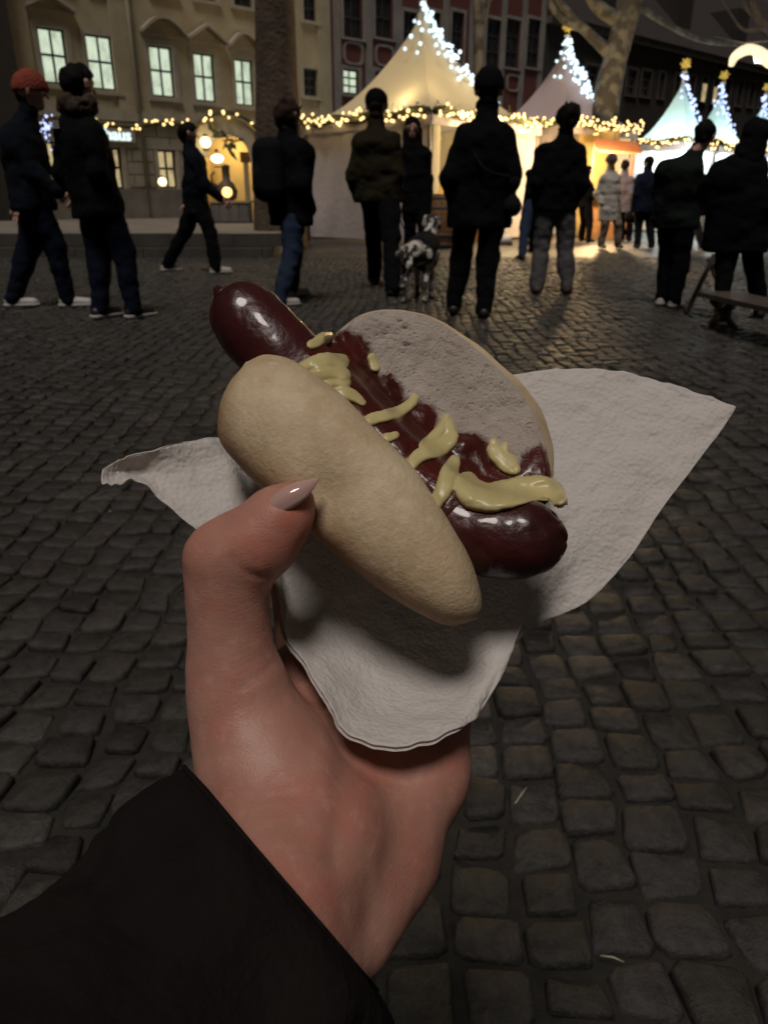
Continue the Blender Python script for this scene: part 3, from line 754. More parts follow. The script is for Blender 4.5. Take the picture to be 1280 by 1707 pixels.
# ridge pipe on top
MB().lathe([(.05, -.05), (.05, .5), (.09, .55), (.09, .7), (.02, .75)], (W1/2, W1/2, zP1), 10).build('finial_post', M['white'], t1)
w1f(1, W1*.62, W1-.02, zE1-.05, 'side_curtain', M['wallcloth'])
w1f(1, .02, .32, zE1-.05, 'tied_curtain', M['roof_warm'], .0)
w1f(2, .02, W1-.02, zE1-.05, 'back_wall', M['roof_warm'])
lamp('tent_lamp', loc2w(t1, (W1*.62, W1*.45, 2.35)), 60, (1, .74, .36))
lamp('tent_lamp', loc2w(t1, (W1*.25, W1*.35, 2.75)), 22, (1, .76, .38))
for k in range(5): lamp('garland_light', loc2w(t1, (-.30, W1*(.1+.2*k), zE1-.05)), 1.5, (1, .70, .34), .05)
for k in range(3): lamp('garland_light', loc2w(t1, (W1*(.2+.3*k), -.34, zE1-.05)), 34.0, (1, .70, .34), .05)
lamp('added_side_light', at(862, 262, 17.6), 150, (1, .74, .40), .12)  # added light with no fitting, brightens the ground beside the tent
# counter in the open side with a lit display
cn = empty('stall_counter', t1.location, A1); tag(cn, 'wooden serving counter in the open side of the large cream tent', 'counter')
MB().box(.5, W1*.62, .35, .95, 0, 1.0).build('counter_body', M['wood'], cn); MB().box(.45, W1*.63, .30, 1.0, 1.003, 1.05).build('counter_top', M['yellow'], cn)
for k in range(4):
    x = .75+k*.35; jr = MB().lathe([(.07, 0), (.08, .05), (.08, .2), (.05, .24), (.05, .27)], (0, 0, 0), 10)
    o = jr.build('jar', M['gold'] if k % 2 else M['white'], None, True); o.location = loc2w(t1, (x, .55, 1.052)); tag(o, ['small gold jar at the left end of the tent counter', 'small white jar beside the gold one on the tent counter', 'gold jar towards the middle of the tent counter', 'white jar at the far end of the tent counter'][k], 'jar')
# hanging lamp in the tent
def pendant(label, loc, dia, m_shade, m_glow, cord):
    r = empty('pendant_lamp', loc); tag(r, label, 'lamp')
    MB().lathe([(dia*.10, .20), (dia*.18, .16), (dia*.5, .0), (dia*.48, -.01), (dia*.12, .13)], (0, 0, 0), 18).build('lamp_shade', m_shade, r, True)
    MB().ball((0, 0, .0), dia*.36, 12, 6, (1, 1, .5)).build('bulb', m_glow, r, True)
    MB().tube([(0, 0, .19), (0, 0, cord)], .012, 5).build('cord', M['metal'], r)
    return r
pendant('glowing round lamp hanging in the open side of the large cream tent', loc2w(t1, (.62, .55, 2.15)), .5, M['roof_warm'], M['lampglass'], .5)

# second tent, unlit lilac-grey roof
C2, W2, A2 = pg_params(800, 937, 1050, 21.5)
zE2, zP2 = at(937, 203, 21.5)[2], at(930, 80, 21.5+W2*.7)[2]
led2 = [((dx, dy), qe, nb) for dx, dy, qe, nb in ((.3, -1, .45, 18), (.6, -1, .40, 20), (.9, -1, .34, 24), (1, -.9, .36, 24), (1, -.6, .42, 20), (.1, -1, .58, 12), (-.4, -1, .70, 10), (-.9, -.6, .72, 8), (-1, 0, .76, 6), (.8, -.9, .66, 12), (.5, -.8, .5, 14))]
t2, w2f = pagoda('pointed market tent with unlit lilac-grey roof and gold star', C2, W2, A2, zE2, zP2, M['roof_lav'], M['wallcloth'], (0,), None, led2, M['coldbulb'], True,
    glabel='fir garland with warm bulbs on the lilac-grey tent', dlabel='bluish light net hanging from the peak of the lilac-grey tent')
w2f(3, .02, W2-.02, zE2-.05, 'back_wall', M['roof_warm'])
w2f(2, .02, W2-.02, zE2-.05, 'back_wall', M['roof_warm'])
lamp('tent_lamp', loc2w(t2, (W2*.7, W2*.4, 1.9)), 120, (1, .62, .28))
# orange awning with two pendant lamps in the opening
aw = empty('awning', (0, 0, 0)); tag(aw, 'orange awning between the lilac-grey tent and the pale teal tent', 'awning')
Ya = 20.6
a_, b_ = at(990, 232, Ya), at(1062, 236, Ya); 
MB().add([a_, b_, b_+np.array([0, -.5, -.28]), a_+np.array([0, -.5, -.28]), a_+np.array([0, .03, -.03]), b_+np.array([0, .03, -.03]), b_+np.array([0, -.5, -.31]), a_+np.array([0, -.5, -.31])],
         [(0,3,2,1),(4,5,6,7),(0,1,5,4),(2,3,7,6),(0,4,7,3),(1,2,6,5)]).build('cloth', M['orange'], aw)
MB().box(a_[0], b_[0], Ya+.04, Ya+.1, 0, 1.0).build('front_boards', M['wood'], aw)
MB().box(a_[0]-.05, b_[0]+.05, Ya-.2, Ya+.3, 1.003, 1.06).build('shelf', M['yellow'], aw)
MB().box(a_[0], a_[0]+.07, Ya+.04, Ya+.11, 1.063, a_[2]-.04).build('post', M['wood'], aw); MB().box(b_[0]-.07, b_[0], Ya+.04, Ya+.11, 1.063, b_[2]-.04).build('post', M['wood'], aw)
MB().box(a_[0], b_[0], Ya+1.6, Ya+1.66, 0, 2.6).build('back_board', M['yellow'], aw)
pendant('left of the two wide lamps under the orange awning', at(1000, 246, Ya+.5), .40, M['orange'], M['lampglass'], .4)
pendant('right of the two wide lamps under the orange awning', at(1022, 249, Ya+.5), .40, M['orange'], M['lampglass'], .4)
lamp('awning_lamp', at(1012, 258, Ya+.6), 18, (1, .62, .28), .15)
lamp('awning_lamp', at(1005, 262, Ya-.9), 650, (1, .66, .32), .15)

# three far tents with bright white insides
def far_tent(xL, xC, xR, Y, xp, yp, yE, roofm, label, glabel, dlabel, ledm):
    C, W, A = pg_params(xL, xC, xR, Y)
    zE, zP = at(xC, yE, Y)[2], at(xp, yp, Y+W*.7)[2]
    led = [((dx, dy), qe, nb) for dx, dy, qe, nb in ((.4, -1, .45, 12), (.8, -1, .36, 14), (1, -.8, .40, 14), (1, -.4, .5, 10), (-.5, -1, .72, 8), (-1, 0, .78, 6), (.7, -.9, .6, 10))]
    t, wf = pagoda(label, C, W, A, zE, zP, roofm, M['wallcloth'], (2, 3), None, led, ledm, True, glabel=glabel, dlabel=dlabel, nbulb=40)
    # white stall skirts; added glowing panels stand in for the lamp-lit interior
    MB().box(.12, W-.1, .12, .20, 0.05, .95).build('stall_front', M['white'], t); MB().box(.12, .20, .21, W-.1, 0.05, .95).build('stall_front', M['white'], t)
    MB().box(.08, W-.1, .06, .5, .953, 1.02).build('counter_top', M['white'], t)
    MB().box(.5, W-.3, W-.42, W-.36, 1.1, zE-.25).build('interior_glow', M['glowwhite'], t); MB().box(W-.42, W-.36, .5, W-.5, 1.1, zE-.25).build('interior_glow', M['glowwhite'], t)
    MB().box(.20, W-.2, .10, .14, zE-.85, zE-.30).build('interior_glow', M['glowwhite'], t)
    MB().box(.10, .14, .20, W-.2, zE-.85, zE-.30).build('interior_glow', M['glowwhite'], t)
    lamp('stall_lamp', loc2w(t, (W*.5, W*.45, zE-.35)), 90, (.80, .96, 1.0), .2)
    lamp('stall_lamp', loc2w(t, (-.45, -.45, zE-.55)), 150, (.85, .96, 1.0), .15)
    return t
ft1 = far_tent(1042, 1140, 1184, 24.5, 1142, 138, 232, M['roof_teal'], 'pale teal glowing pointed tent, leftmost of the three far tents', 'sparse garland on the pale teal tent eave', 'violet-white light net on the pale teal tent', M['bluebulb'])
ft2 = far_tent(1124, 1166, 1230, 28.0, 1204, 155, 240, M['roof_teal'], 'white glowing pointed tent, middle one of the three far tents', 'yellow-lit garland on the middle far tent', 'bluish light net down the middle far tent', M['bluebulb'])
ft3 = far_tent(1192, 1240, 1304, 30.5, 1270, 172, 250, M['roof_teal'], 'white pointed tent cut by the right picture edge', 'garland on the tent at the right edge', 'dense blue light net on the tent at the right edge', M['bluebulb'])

# glowing curved ornament on a wire, top right
orn = empty('light_ornament', (0, 0, 0)); tag(orn, 'glowing curved street decoration hanging top right above the far tents', 'light decoration')
Yo = 16.0
def band(pts, w, m_, nm, par, Y):
    L = catmull([at(x, y, Y) for x, y in pts], 24); W_ = np.interp(np.linspace(0, 1, 24), np.linspace(0, 1, len(w)), w); V = []
    for i in range(24):
        t = L[min(i+1, 23)]-L[max(i-1, 0)]; t /= np.linalg.norm(t); nn = np.cross(t, [0, 1, 0]); nn /= np.linalg.norm(nn)
        for yy in (-.05, .05):
            V += [L[i]+nn*W_[i]+np.array([0, yy, 0]), L[i]-nn*W_[i]+np.array([0, yy, 0])]
    Fq = [(i*4+a, i*4+b, (i+1)*4+b, (i+1)*4+a) for i in range(23) for a, b in ((0, 1), (1, 3), (3, 2), (2, 0))] + [(0, 2, 3, 1), (92, 93, 95, 94)]
    return mesh_obj(nm, V, Fq, m_, par, False)
M['orn'] = mat('glowing_ornament', (.8, .7, .5), .5, emit=(1, .86, .60), estr=.95)
band([(1218, 110), (1224, 95), (1240, 84), (1256, 83), (1270, 92), (1286, 104), (1300, 104)], [.03, .07, .09, .07, .09, .10, .08], M['orn'], 'glowing_band', orn, Yo)
band([(1258, 100), (1268, 96), (1280, 98), (1300, 96)], [.05, .09, .09, .05], M['glowwhite'], 'glowing_band', orn, Yo+.12)
rr = random.Random(5); b = MB()
for k in range(14): b.ball(at(1222+k*5.2, 92-8*math.sin(k*.35)+rr.uniform(-4, 6), Yo-.1), .018, 6, 4)
b.build('bulbs', M['warmbulb'], orn, True, 'stuff')
MB().tube([at(1190, 62, Yo), at(1240, 72, Yo), at(1320, 66, Yo)], .012, 5).build('hanging_wire', M['metal'], orn)

# ------------------------------------------------------------ arched stall by the beige house
Yg = 21.5; zg = TZ
def gp(x, y): return at(x, y, Yg)
pav = empty('arched_stall', (0, 0, 0)); tag(pav, 'warm lit arched market stall with white posts beside the thick tree', 'stall')
xl, xr = gp(330, 300)[0], gp(437, 300)[0]; ztop = gp(385, 205)[2]; zspr = gp(385, 262)[2]
MB().box(xl, xr, Yg+1.4, Yg+1.5, zg, ztop+.1).build('back_wall', M['yellow'], pav)
MB().box(xl-.02, xl+.10, Yg+.25, Yg+1.39, zg, ztop).build('side_wall', M['yellow'], pav); MB().box(xr-.10, xr+.02, Yg+.25, Yg+1.39, zg, ztop).build('side_wall', M['yellow'], pav)
MB().box(xl-.08, xl+.16, Yg, Yg+.24, zg, zspr).build('post', M['white'], pav)
MB().box(xr-.26, xr+.04, Yg, Yg+.24, zg, zspr).build('post', M['white'], pav)
MB().box(gp(404, 300)[0], gp(412, 300)[0], Yg+.3, Yg+.4, zg, gp(404, 268)[2]).build('inner_post', M['stone'], pav)
# arch fascia
b = MB(); V = []; n = 20; cxm = (xl+xr)/2; a_o, a_i = (xr-xl)/2+.1, (xr-xl)/2-.30; ho, hi_ = ztop-zspr+.15, ztop-zspr-.28
for k in range(n+1):
    an = math.pi*k/n
    for (aa, hh) in ((a_o, ho), (a_i, hi_)):
        for yy in (0, .2): V.append((cxm-aa*math.cos(an), Yg+yy+.005, zspr+.003+hh*math.sin(an)))
b.add(V, [(i*4+p, i*4+q, (i+1)*4+q, (i+1)*4+p) for i in range(n) for p, q in ((0, 2), (2, 3), (3, 1), (1, 0))] + [(0, 1, 3, 2), (n*4, n*4+2, n*4+3, n*4+1)])
b.build('arch', M['trim'], pav)
lv = MB(); rr = random.Random(3)
for k in range(26):
    an = math.pi*(.30+.42*rr.random()); r_o = rr.uniform(.62, 1.0)
    p = np.array([cxm-a_i*r_o*math.cos(an), Yg-.05, zspr+hi_*1.1*r_o*math.sin(an)]); d = np.array([rr.gauss(0, .12), -.05, rr.gauss(0, .12)]); w = np.array([.05, 0, .03])
    lv.add([p, p+d+w, p+d*1.6, p+d-w], [(0, 1, 2, 3)])
lv.build('leaf_ornament', M['needles'], pav)
MB().box(gp(396, 250)[0], gp(416, 250)[0], Yg+.3, Yg+.36, gp(400, 270)[2], gp(400, 252)[2]).build('sign_board', M['wood'], pav)
gr = empty('garland', (0, 0, 0)); tag(gr, 'thin fir garland with warm bulbs over the stall arch', 'garland')
pts = [(cxm-(a_o+.05)*math.cos(math.pi*k/24), Yg-.06, zspr+.05+(ho+.04)*math.sin(math.pi*k/24)) for k in range(25)]
MB().tube(pts, .06, 6).build('garland_core', M['needles'], gr, True); b = MB(); rr = random.Random(8)
for k in range(22):
    q = rr.random()*24; i = int(q); p = np.array(pts[i]); b.ball(p+np.array([rr.gauss(0, .05), -.09, rr.gauss(0, .06)]), rr.uniform(.028, .042), 6, 4)
b.build('bulbs', M['warmbulb'], gr, True, 'stuff')
# garland along the house front left of the arch
gr = empty('garland', (0, 0, 0)); tag(gr, 'long fir garland with scattered warm bulbs along the beige house', 'garland')
pts = [at(60+i*22, 207+3.5*math.sin(i*1.1)+.02*i, Yg+1.0) for i in range(13)]
L = catmull(pts, 50); MB().tube(L, .07, 6).build('garland_core', M['needles'], gr, True); b = MB()
for k in range(30):
    p = L[rr.randrange(50)]; b.ball(p+np.array([rr.gauss(0, .06), -.1, rr.gauss(0, .07)]), rr.uniform(.026, .042), 6, 4)
b.build('bulbs', M['warmbulb'], gr, True, 'stuff')
# blue white star cluster far left
b = MB(); st_ = empty('light_star', at(77, 214, Yg)); tag(st_, 'blue-white light cluster behind the man in the fur collar coat', 'light decoration')
for k in range(46): b.ball((rr.gauss(0, .11), rr.gauss(0, .06), rr.gauss(0, .16)), .026, 6, 4)
b.build('bulbs', M['bluebulb'], st_, True, 'stuff'); MB().tube([(0, 0, -.3), (0, 0, .35)], .02, 6).build('holder', M['metal'], st_)
def lantern(label, loc, r, gm, kind=0):
    q = empty('lantern', loc); tag(q, label, 'lantern')
    MB().lathe([(r*.55, -r*1.25), (r*.6, -r*1.1), (r*.4, -r*1.05)], n=12).build('base', M['darkframe'], q)
    MB().ball((0, 0, 0), r, 14, 9, (1, 1, .95 if kind == 0 else .62)).build('glass_globe', gm, q, True)
    MB().lathe([(r*.5, r*.9), (r*.35, r*1.15), (r*.08, r*1.35)], n=12).build('cap', M['darkframe'], q)
    return q
lantern('round warm lantern at the left of the stall arch', gp(343, 237), .14, M['lampglass'])
lantern('flat white lamp lower down in the stall arch', gp(357, 263)+np.array([0, .4, 0]), .17, M['lampwhite'], 1)
lantern('small warm lamp shining in the ground floor window', at(271, 303, Yg+3.2), .13, M['lampglass'])
lantern('small warm lamp between the two people at the far left', at(105, 300, Yg), .11, M['lampglass'])
lamp('stall_lamp', gp(372, 243)+np.array([.1, .8, 0]), 30, (1, .74, .36), .15)
lamp('lantern_light', gp(343, 240)+np.array([0, -.35, 0]), 12, (1, .78, .42), .12)
# counter, oil lamp and jug shaped urn
ct = empty('stall_counter', (0, 0, 0)); tag(ct, 'plain grey serving counter under the stall arch', 'counter')
c0, c1 = gp(362, 360), gp(423, 360); zt1 = gp(390, 338)[2]
MB().box(c0[0], c1[0], Yg-.75, Yg-.15, zg, zt1).build('counter_body', M['counter'], ct); MB().box(c0[0]-.05, c1[0]+.05, Yg-.8, Yg-.1, zt1+.003, zt1+.05).build('counter_top', M['stone'], ct)
for k in range(4):
    xa = c0[0]+(c1[0]-c0[0])*k/4; MB().box(xa+.015, xa+(c1[0]-c0[0])/4-.015, Yg-.775, Yg-.753, zg+.04, zt1-.03).build('front_board', M['counter'], ct)
u = empty('urn', (gp(383, 300)[0], Yg-.45, zt1+.053)); tag(u, 'dark copper mulled wine urn with spout on the stall counter', 'urn')
MB().lathe([(.16, 0), (.24, .06), (.27, .22), (.20, .40), (.10, .48), (.10, .78), (.13, .8), (.03, .86)], n=18).build('body', M['darkwood'], u, True)
MB().tube([(-.2, 0, .30), (-.36, 0, .42), (-.38, 0, .60), (-.28, 0, .68)], [.05, .035, .03, .03], 8).build('spout', M['darkwood'], u, True)
lantern('amber glowing lamp standing on the stall counter', (gp(388, 328)[0], Yg-.72, zt1+.25), .13, M['lampamber'])
lamp('amber_light', (gp(388, 328)[0], Yg-1.0, zt1+.3), 2.0, (1, .5, .15), .08)

# ------------------------------------------------------------ barrel
def barrel():
    p = ground(736, 413); r = empty('barrel', p); tag(r, 'old wooden barrel standing in front of the large cream tent', 'barrel')
    h = 1.02; n = 18
    for k in range(n):
        V = []; a0, a1 = 2*math.pi*(k+.03)/n, 2*math.pi*(k+.97)/n
        for q in np.linspace(0, 1, 7):
            rr_ = .30+.085*math.sin(math.pi*q)
            for a in (a0, a1): V += [(rr_*math.cos(a), rr_*math.sin(a), q*h), ((rr_-.03)*math.cos(a), (rr_-.03)*math.sin(a), q*h)]
        Fq = [(i*4+a, i*4+b, (i+1)*4+b, (i+1)*4+a) for i in range(6) for a, b in ((0, 2), (2, 3), (3, 1), (1, 0))] + [(0, 1, 3, 2), (24, 26, 27, 25)]
        mesh_obj('stave', V, Fq, M['wood'], r, False)
    MB().lathe([(.29, h-.05), (.29, h-.03)], n=24).build('lid', M['darkwood'], r)
    for z in (.08, .26, .76, .94):
        rr_ = .303+.085*math.sin(math.pi*z/h); MB().lathe([(rr_, z-.025), (rr_+.006, z-.02), (rr_+.006, z+.02), (rr_, z+.025)], n=28).build('hoop', M['metal'], r)
    return r
barrel()
# ------------------------------------------------------------ people
def cl(name, c, r=.95, c2=None, b=.4, bs=25): return mat(name, c, r, c2, 6, b, bs, sheen=.0, bdist=.02, spec=.08)
M['skin'] = mat('skin', (.40, .235, .175), .6, (.44, .26, .19), 12, sss=.0)
K = dict(black=cl('black_cloth', (.0042, .0042, .0048)), navy=cl('navy_cloth', (.0055, .0075, .012)), darkjean=cl('dark_jeans', (.0055, .0085, .018)),
    jean=cl('blue_jeans', (.018, .028, .052)), greyj=cl('grey_trousers', (.095, .090, .095)), olive=cl('olive_cloth', (.020, .017, .009)),
    cream=cl('cream_quilted', (.48, .45, .39)), pinkgrey=cl('grey_pink_coat', (.26, .22, .25)), blue=cl('dark_blue_cloth', (.010, .014, .026)),
    greenb=cl('bottle_green_cloth', (.008, .012, .010)), charcoal=cl('charcoal_cloth', (.010, .011, .013)), brownh=mat('brown_hair', (.03, .015, .010), .8, (.016, .009, .006), 30, .5, 60, spec=.15),
    blackh=mat('black_hair', (.005, .004, .004), .8, None, 30, .5, 60, spec=.12), coral=cl('coral_knit', (.26, .065, .042), .9, (.18, .042, .028), .9, 60), fur=cl('brown_fur', (.09, .065, .048), .95, (.045, .033, .025), 1, 90),
    whites=mat('white_shoe', (.42, .40, .38), .6), blacks=mat('black_shoe', (.012, .012, .012), .5), brownb=mat('brown_boot', (.06, .035, .02), .6), sole=mat('white_sole', (.42, .40, .38), .6),
    beige=cl('beige_trousers', (.24, .20, .16)), darkbag=cl('dark_bag', (.009, .009, .010)), tan=cl('tan_bag', (.14, .11, .08)))
def person(label, feet, head, yaw=0, hipx=None, jacket='black', jlen=.47, bulk=1.0, legs='darkjean', shoes='blacks', soles=None, hair='blackh', hairstyle='short',
           hat=None, arms=('down', 'down'), quilt=0, flare=0, shx=None, Yadd=0, lowdetail=False, eyes=False, group='people standing and walking on the market square', fx=None):
    shoe_m = shoes
    f0, f1 = ground(*feet[0]), ground(*feet[1])
    base = (f0+f1)/2; base[2] = 0; Yb = base[1]
    top = at(head[0], head[1], Yb); H = top[2]
    root = empty('person', base); tag(root, label, 'person', group)
    sc = H/1.75; y = R(yaw); fw = np.array([math.sin(y), math.cos(y), 0]); rt = np.array([math.cos(y), -math.sin(y), 0]); up = np.array([0, 0, 1.0])
    hx = (at(hipx, 330, Yb)[0]-base[0]) if hipx is not None else (top[0]-base[0])*.35
    pel = np.array([hx, 0, .93*sc]); headc = np.array([top[0]-base[0], 0, H-.138*sc])
    sx_ = (at(shx, 200, Yb)[0]-base[0]) if shx is not None else None
    neck = headc*.93+pel*.07; neck[2] = headc[2]-.17*sc; neck -= fw*.03*sc
    chest = pel*.25+neck*.75; 
    if sx_ is not None: chest[0] = sx_; neck[0] = .6*neck[0]+.4*sx_
    chest[2] = neck[2]-.16*sc; belly = (pel+chest)/2
    ft = [f0-base, f1-base]
    side = [float((f-pel) @ rt) for f in ft]; order_ = (0, 1) if side[0] < side[1] else (1, 0)
    LF, RF = ft[order_[0]], ft[order_[1]]
    hips = [pel-rt*.085*sc-up*.03*sc, pel+rt*.085*sc-up*.03*sc]; shs = [chest-rt*.145*sc+up*.035*sc, chest+rt*.145*sc+up*.035*sc]
    ank = [LF+up*.085*sc-fw*.04*sc, RF+up*.085*sc-fw*.04*sc]
    kne = [h*.49+a*.51+fw*.05*sc for h, a in zip(hips, ank)]
    elb, wri = [], []
    for i, mode in enumerate(arms):
        sgn_ = -1 if i == 0 else 1; s = shs[i]
        if mode == 'down': e = s+rt*sgn_*.045*sc-up*.28*sc-fw*.03*sc; w = e-up*.24*sc+fw*.05*sc
        elif mode == 'pocket': e = s+rt*sgn_*.075*sc*bulk-up*.27*sc-fw*.05*sc; w = e-up*.20*sc+fw*.13*sc-rt*sgn_*.05*sc
        elif mode == 'swingf': e = s+rt*sgn_*.04*sc-up*.26*sc+fw*.08*sc; w = e-up*.16*sc+fw*.18*sc
        elif mode == 'swingb': e = s+rt*sgn_*.05*sc-up*.26*sc-fw*.12*sc; w = e-up*.22*sc-fw*.04*sc
        elif mode == 'phone': e = s+rt*sgn_*.05*sc-up*.25*sc+fw*.08*sc; w = e+up*.08*sc+fw*.24*sc-rt*sgn_*.10*sc
        elif mode == 'reach': e = s+rt*sgn_*.02*sc-up*.14*sc+fw*.22*sc; w = e+fw*.26*sc-up*.02*sc
        elb.append(e); wri.append(w)
    v = .011 if not lowdetail else .016
    # body: one continuous figure
    tb_ = min(1, bulk)*.86; pr = [(pel, belly, .12*sc*tb_, .11*sc*tb_), (belly, chest, .11*sc*tb_, .12*sc*tb_), (chest, neck, .10*sc*tb_, .052*sc), (neck-up*.02*sc, headc-up*.03*sc, .052*sc, .052*sc), (shs[0], shs[1], .055*sc, .055*sc)]
    for i in (0, 1):
        pr += [(hips[i], kne[i], .075*sc, .052*sc), (kne[i], ank[i], .05*sc, .036*sc), (ank[i], ank[i]+fw*.13*sc-up*.05*sc, .035*sc, .028*sc),
               (shs[i], elb[i], .048*sc, .038*sc), (elb[i], wri[i], .038*sc, .026*sc)]
    parts = [sdf_mesh(pr, v*1.4, .03)]
    hf, hr = fw, rt
    if 'tilt' in (fx or {}):
        tl = fx['tilt']; hf = fw*math.cos(tl)-up*math.sin(tl)
    hu = np.cross(rt, hf) if np.cross(rt, hf)[2] > 0 else -np.cross(rt, hf)
    h = sc*1.14
    hp = [(headc-hf*.02*h+hu*.025*h, headc+hf*.012*h+hu*.02*h, .080*h, .076*h), (headc+hf*.02*h-hu*.02*h, headc+hf*.04*h-hu*.07*h, .062*h, .034*h),
          (headc+hf*.088*h-hu*.002*h, headc+hf*.104*h-hu*.026*h, .006*h, .0095*h, 'add', .010*h), (headc+hf*.066*h-hu*.056*h-hr*.016*h, headc+hf*.066*h-hu*.056*h+hr*.016*h, .0100*h, .0100*h, 'add', .008*h),
          (headc-hr*.078*h-hu*.01*h, headc-hr*.080*h+hu*.018*h, .012*h, .016*h, 'add', .008*h), (headc+hr*.078*h-hu*.01*h, headc+hr*.080*h+hu*.018*h, .012*h, .016*h, 'add', .008*h),
          (headc-hr*.05*h+hf*.06*h+hu*.018*h, headc+hr*.05*h+hf*.06*h+hu*.018*h, .010*h, .010*h, 'add', .012*h),
          (headc+hr*.03*h+hf*.094*h, headc+hr*.034*h+hf*.094*h, .013*h, .013*h, 'cut', .012*h), (headc-hr*.03*h+hf*.094*h, headc-hr*.034*h+hf*.094*h, .013*h, .013*h, 'cut', .012*h),
          (headc+hf*.085*h-hu*.057*h-hr*.02*h, headc+hf*.085*h-hu*.057*h+hr*.02*h, .003*h, .003*h, 'cut', .004*h), (neck, headc-hu*.04*h, .05*h, .05*h)]
    parts.append(sdf_mesh(hp, .0065, .02*h))
    for i in (0, 1):
        if arms[i] == 'pocket': continue
        d = wri[i]-elb[i]; d = d/np.linalg.norm(d); sgn_ = -1 if i == 0 else 1
        n_ = rt*sgn_ - d*float(rt*sgn_ @ d); n_ /= np.linalg.norm(n_); a_ = np.cross(d, n_); 
        w = wri[i]; pc = w+d*.045*h
        hh = [(w, pc-a_*.012*h, .024*h, .018*h), (w, pc+a_*.012*h, .024*h, .018*h), (pc-a_*.028*h, pc+a_*.028*h, .014*h, .014*h), (w+d*.09*h-a_*.03*h, w+d*.09*h+a_*.028*h, .011*h, .011*h)]
        for q, ln in ((-.030, .056), (-.010, .066), (.010, .063), (.029, .048)):
            b0 = w+d*.09*h+a_*q*h; m0 = b0+d*ln*.5*h-n_*.006*h; hh += [(b0, m0, .0085*h, .008*h), (m0, m0+d*ln*.42*h-n_*.018*h, .008*h, .0065*h)]
        t0 = w+d*.03*h-a_*.025*h; hh += [(t0, t0+d*.035*h-a_*.022*h-n_*.01*h, .012*h, .010*h), (t0+d*.035*h-a_*.022*h-n_*.01*h, t0+d*.065*h-a_*.024*h-n_*.018*h, .010*h, .0075*h)]
        parts.append(sdf_mesh(hh, .0048, .006))
    V, Q = join_vf(parts); mesh_obj('body', V, Q, M['skin'], root)
    # coat
    jb = bulk; hem = neck-up*jlen*H*.98; hem = np.array([pel[0]*.9+belly[0]*.1, pel[1], H*(.86-jlen)])
    jp = []
    for sg in (-1, 1):
        jp += [(hem+rt*sg*(.090+flare)*sc*jb+up*.05*sc, belly+rt*sg*.085*sc*jb, .130*sc*jb, .122*sc*jb), (belly+rt*sg*.075*sc*jb, chest+rt*sg*.08*sc*jb, .115*sc*jb, .125*sc*jb),
               (chest+rt*sg*.08*sc*jb, shs[0 if sg < 0 else 1], .115*sc*jb, .075*sc*jb)]
    jp += [(chest, neck-up*.02*sc, .12*sc*jb, .085*sc), (neck-up*.04*sc, neck+(headc-neck)*(.26 if eyes else .40), .100*sc, (.070 if eyes else .080)*sc), (neck-up*.05*sc, shs[0], .090*sc, .070*sc), (neck-up*.05*sc, shs[1], .090*sc, .070*sc)]
    jp += [(hem+up*.04*sc, belly, .150*sc*jb, .145*sc*jb), (belly, chest, .145*sc*jb, .145*sc*jb), (shs[0], shs[1], .072*sc, .072*sc)]
    for i in (0, 1):
        cuff = elb[i]+(wri[i]-elb[i])*.97
        jp += [(shs[i], elb[i], .078*sc*jb, .070*sc*jb), (elb[i], cuff, .068*sc*jb, .052*sc*jb)]
    hz = hem[2]; sd = len(label)
    def post(D, X, Y, Z):
        q = np.stack([X*5+sd, Y*5, Z*7], -1); D = D - .020*vnoise(q, sd) - .011*vnoise(q*2.3, sd+1) - .005*vnoise(q*5, sd+2)
        if quilt: D = D - .004*np.abs(np.sin(Z*math.pi/quilt)) + .002
        m = np.abs(X-pel[0])+np.abs(Y-pel[1]) < .34*sc
        cutv = np.where(Z < hz, (hz-Z), D)
        return np.where((Z < hz) & (D < 0), np.maximum(D, cutv), D)
    V, Q = sdf_mesh(jp, v*1.15, .035*sc, post); mesh_obj('coat', V, Q, K[jacket], root)
    # trousers
    tp = [(pel+up*.03*sc-rt*.05*sc, pel+up*.03*sc+rt*.05*sc, .105*sc, .105*sc), (pel-up*.05*sc-rt*.05*sc, pel-up*.05*sc+rt*.05*sc, .100*sc, .100*sc)]
    for i in (0, 1):
        lo = ank[i]-up*.015*sc
        tp += [(hips[i], kne[i], .112*sc, .092*sc), (kne[i], lo, .088*sc, .068*sc)]
    def post2(D, X, Y, Z):
        q = np.stack([X*7+sd, Y*7, Z*9], -1); return D - .014*vnoise(q, sd+3) - .008*vnoise(q*2.5, sd+5)
    V, Q = sdf_mesh(tp, v*1.15, .02, post2); mesh_obj('trousers', V, Q, K[legs], root)
    for i in (0, 1):
        a = ank[i]; a = np.array([a[0], a[1], .05*sc]); toe = a+fw*.165*sc
        def post3(D, X, Y, Z): return np.maximum(D, .006-Z)
        V, Q = sdf_mesh([(a-fw*.03*sc+up*.0*sc, toe-up*.012*sc, .046*sc, .038*sc), (a, a+up*.05*sc, .046*sc, .042*sc)], .009, .015, post3)
        so = mesh_obj('shoe', V, Q, K[shoes], root)
        if soles or shoes == 'whites':
            def post4(D, X, Y, Z): return np.maximum(np.maximum(D, Z-.034), .002-Z)
            V, Q = sdf_mesh([(a-fw*.035*sc-up*.02*sc, toe-up*.02*sc+fw*.006*sc, .052*sc, .043*sc)], .008, .01, post4); mesh_obj('sole', V, Q, K['sole'], so)
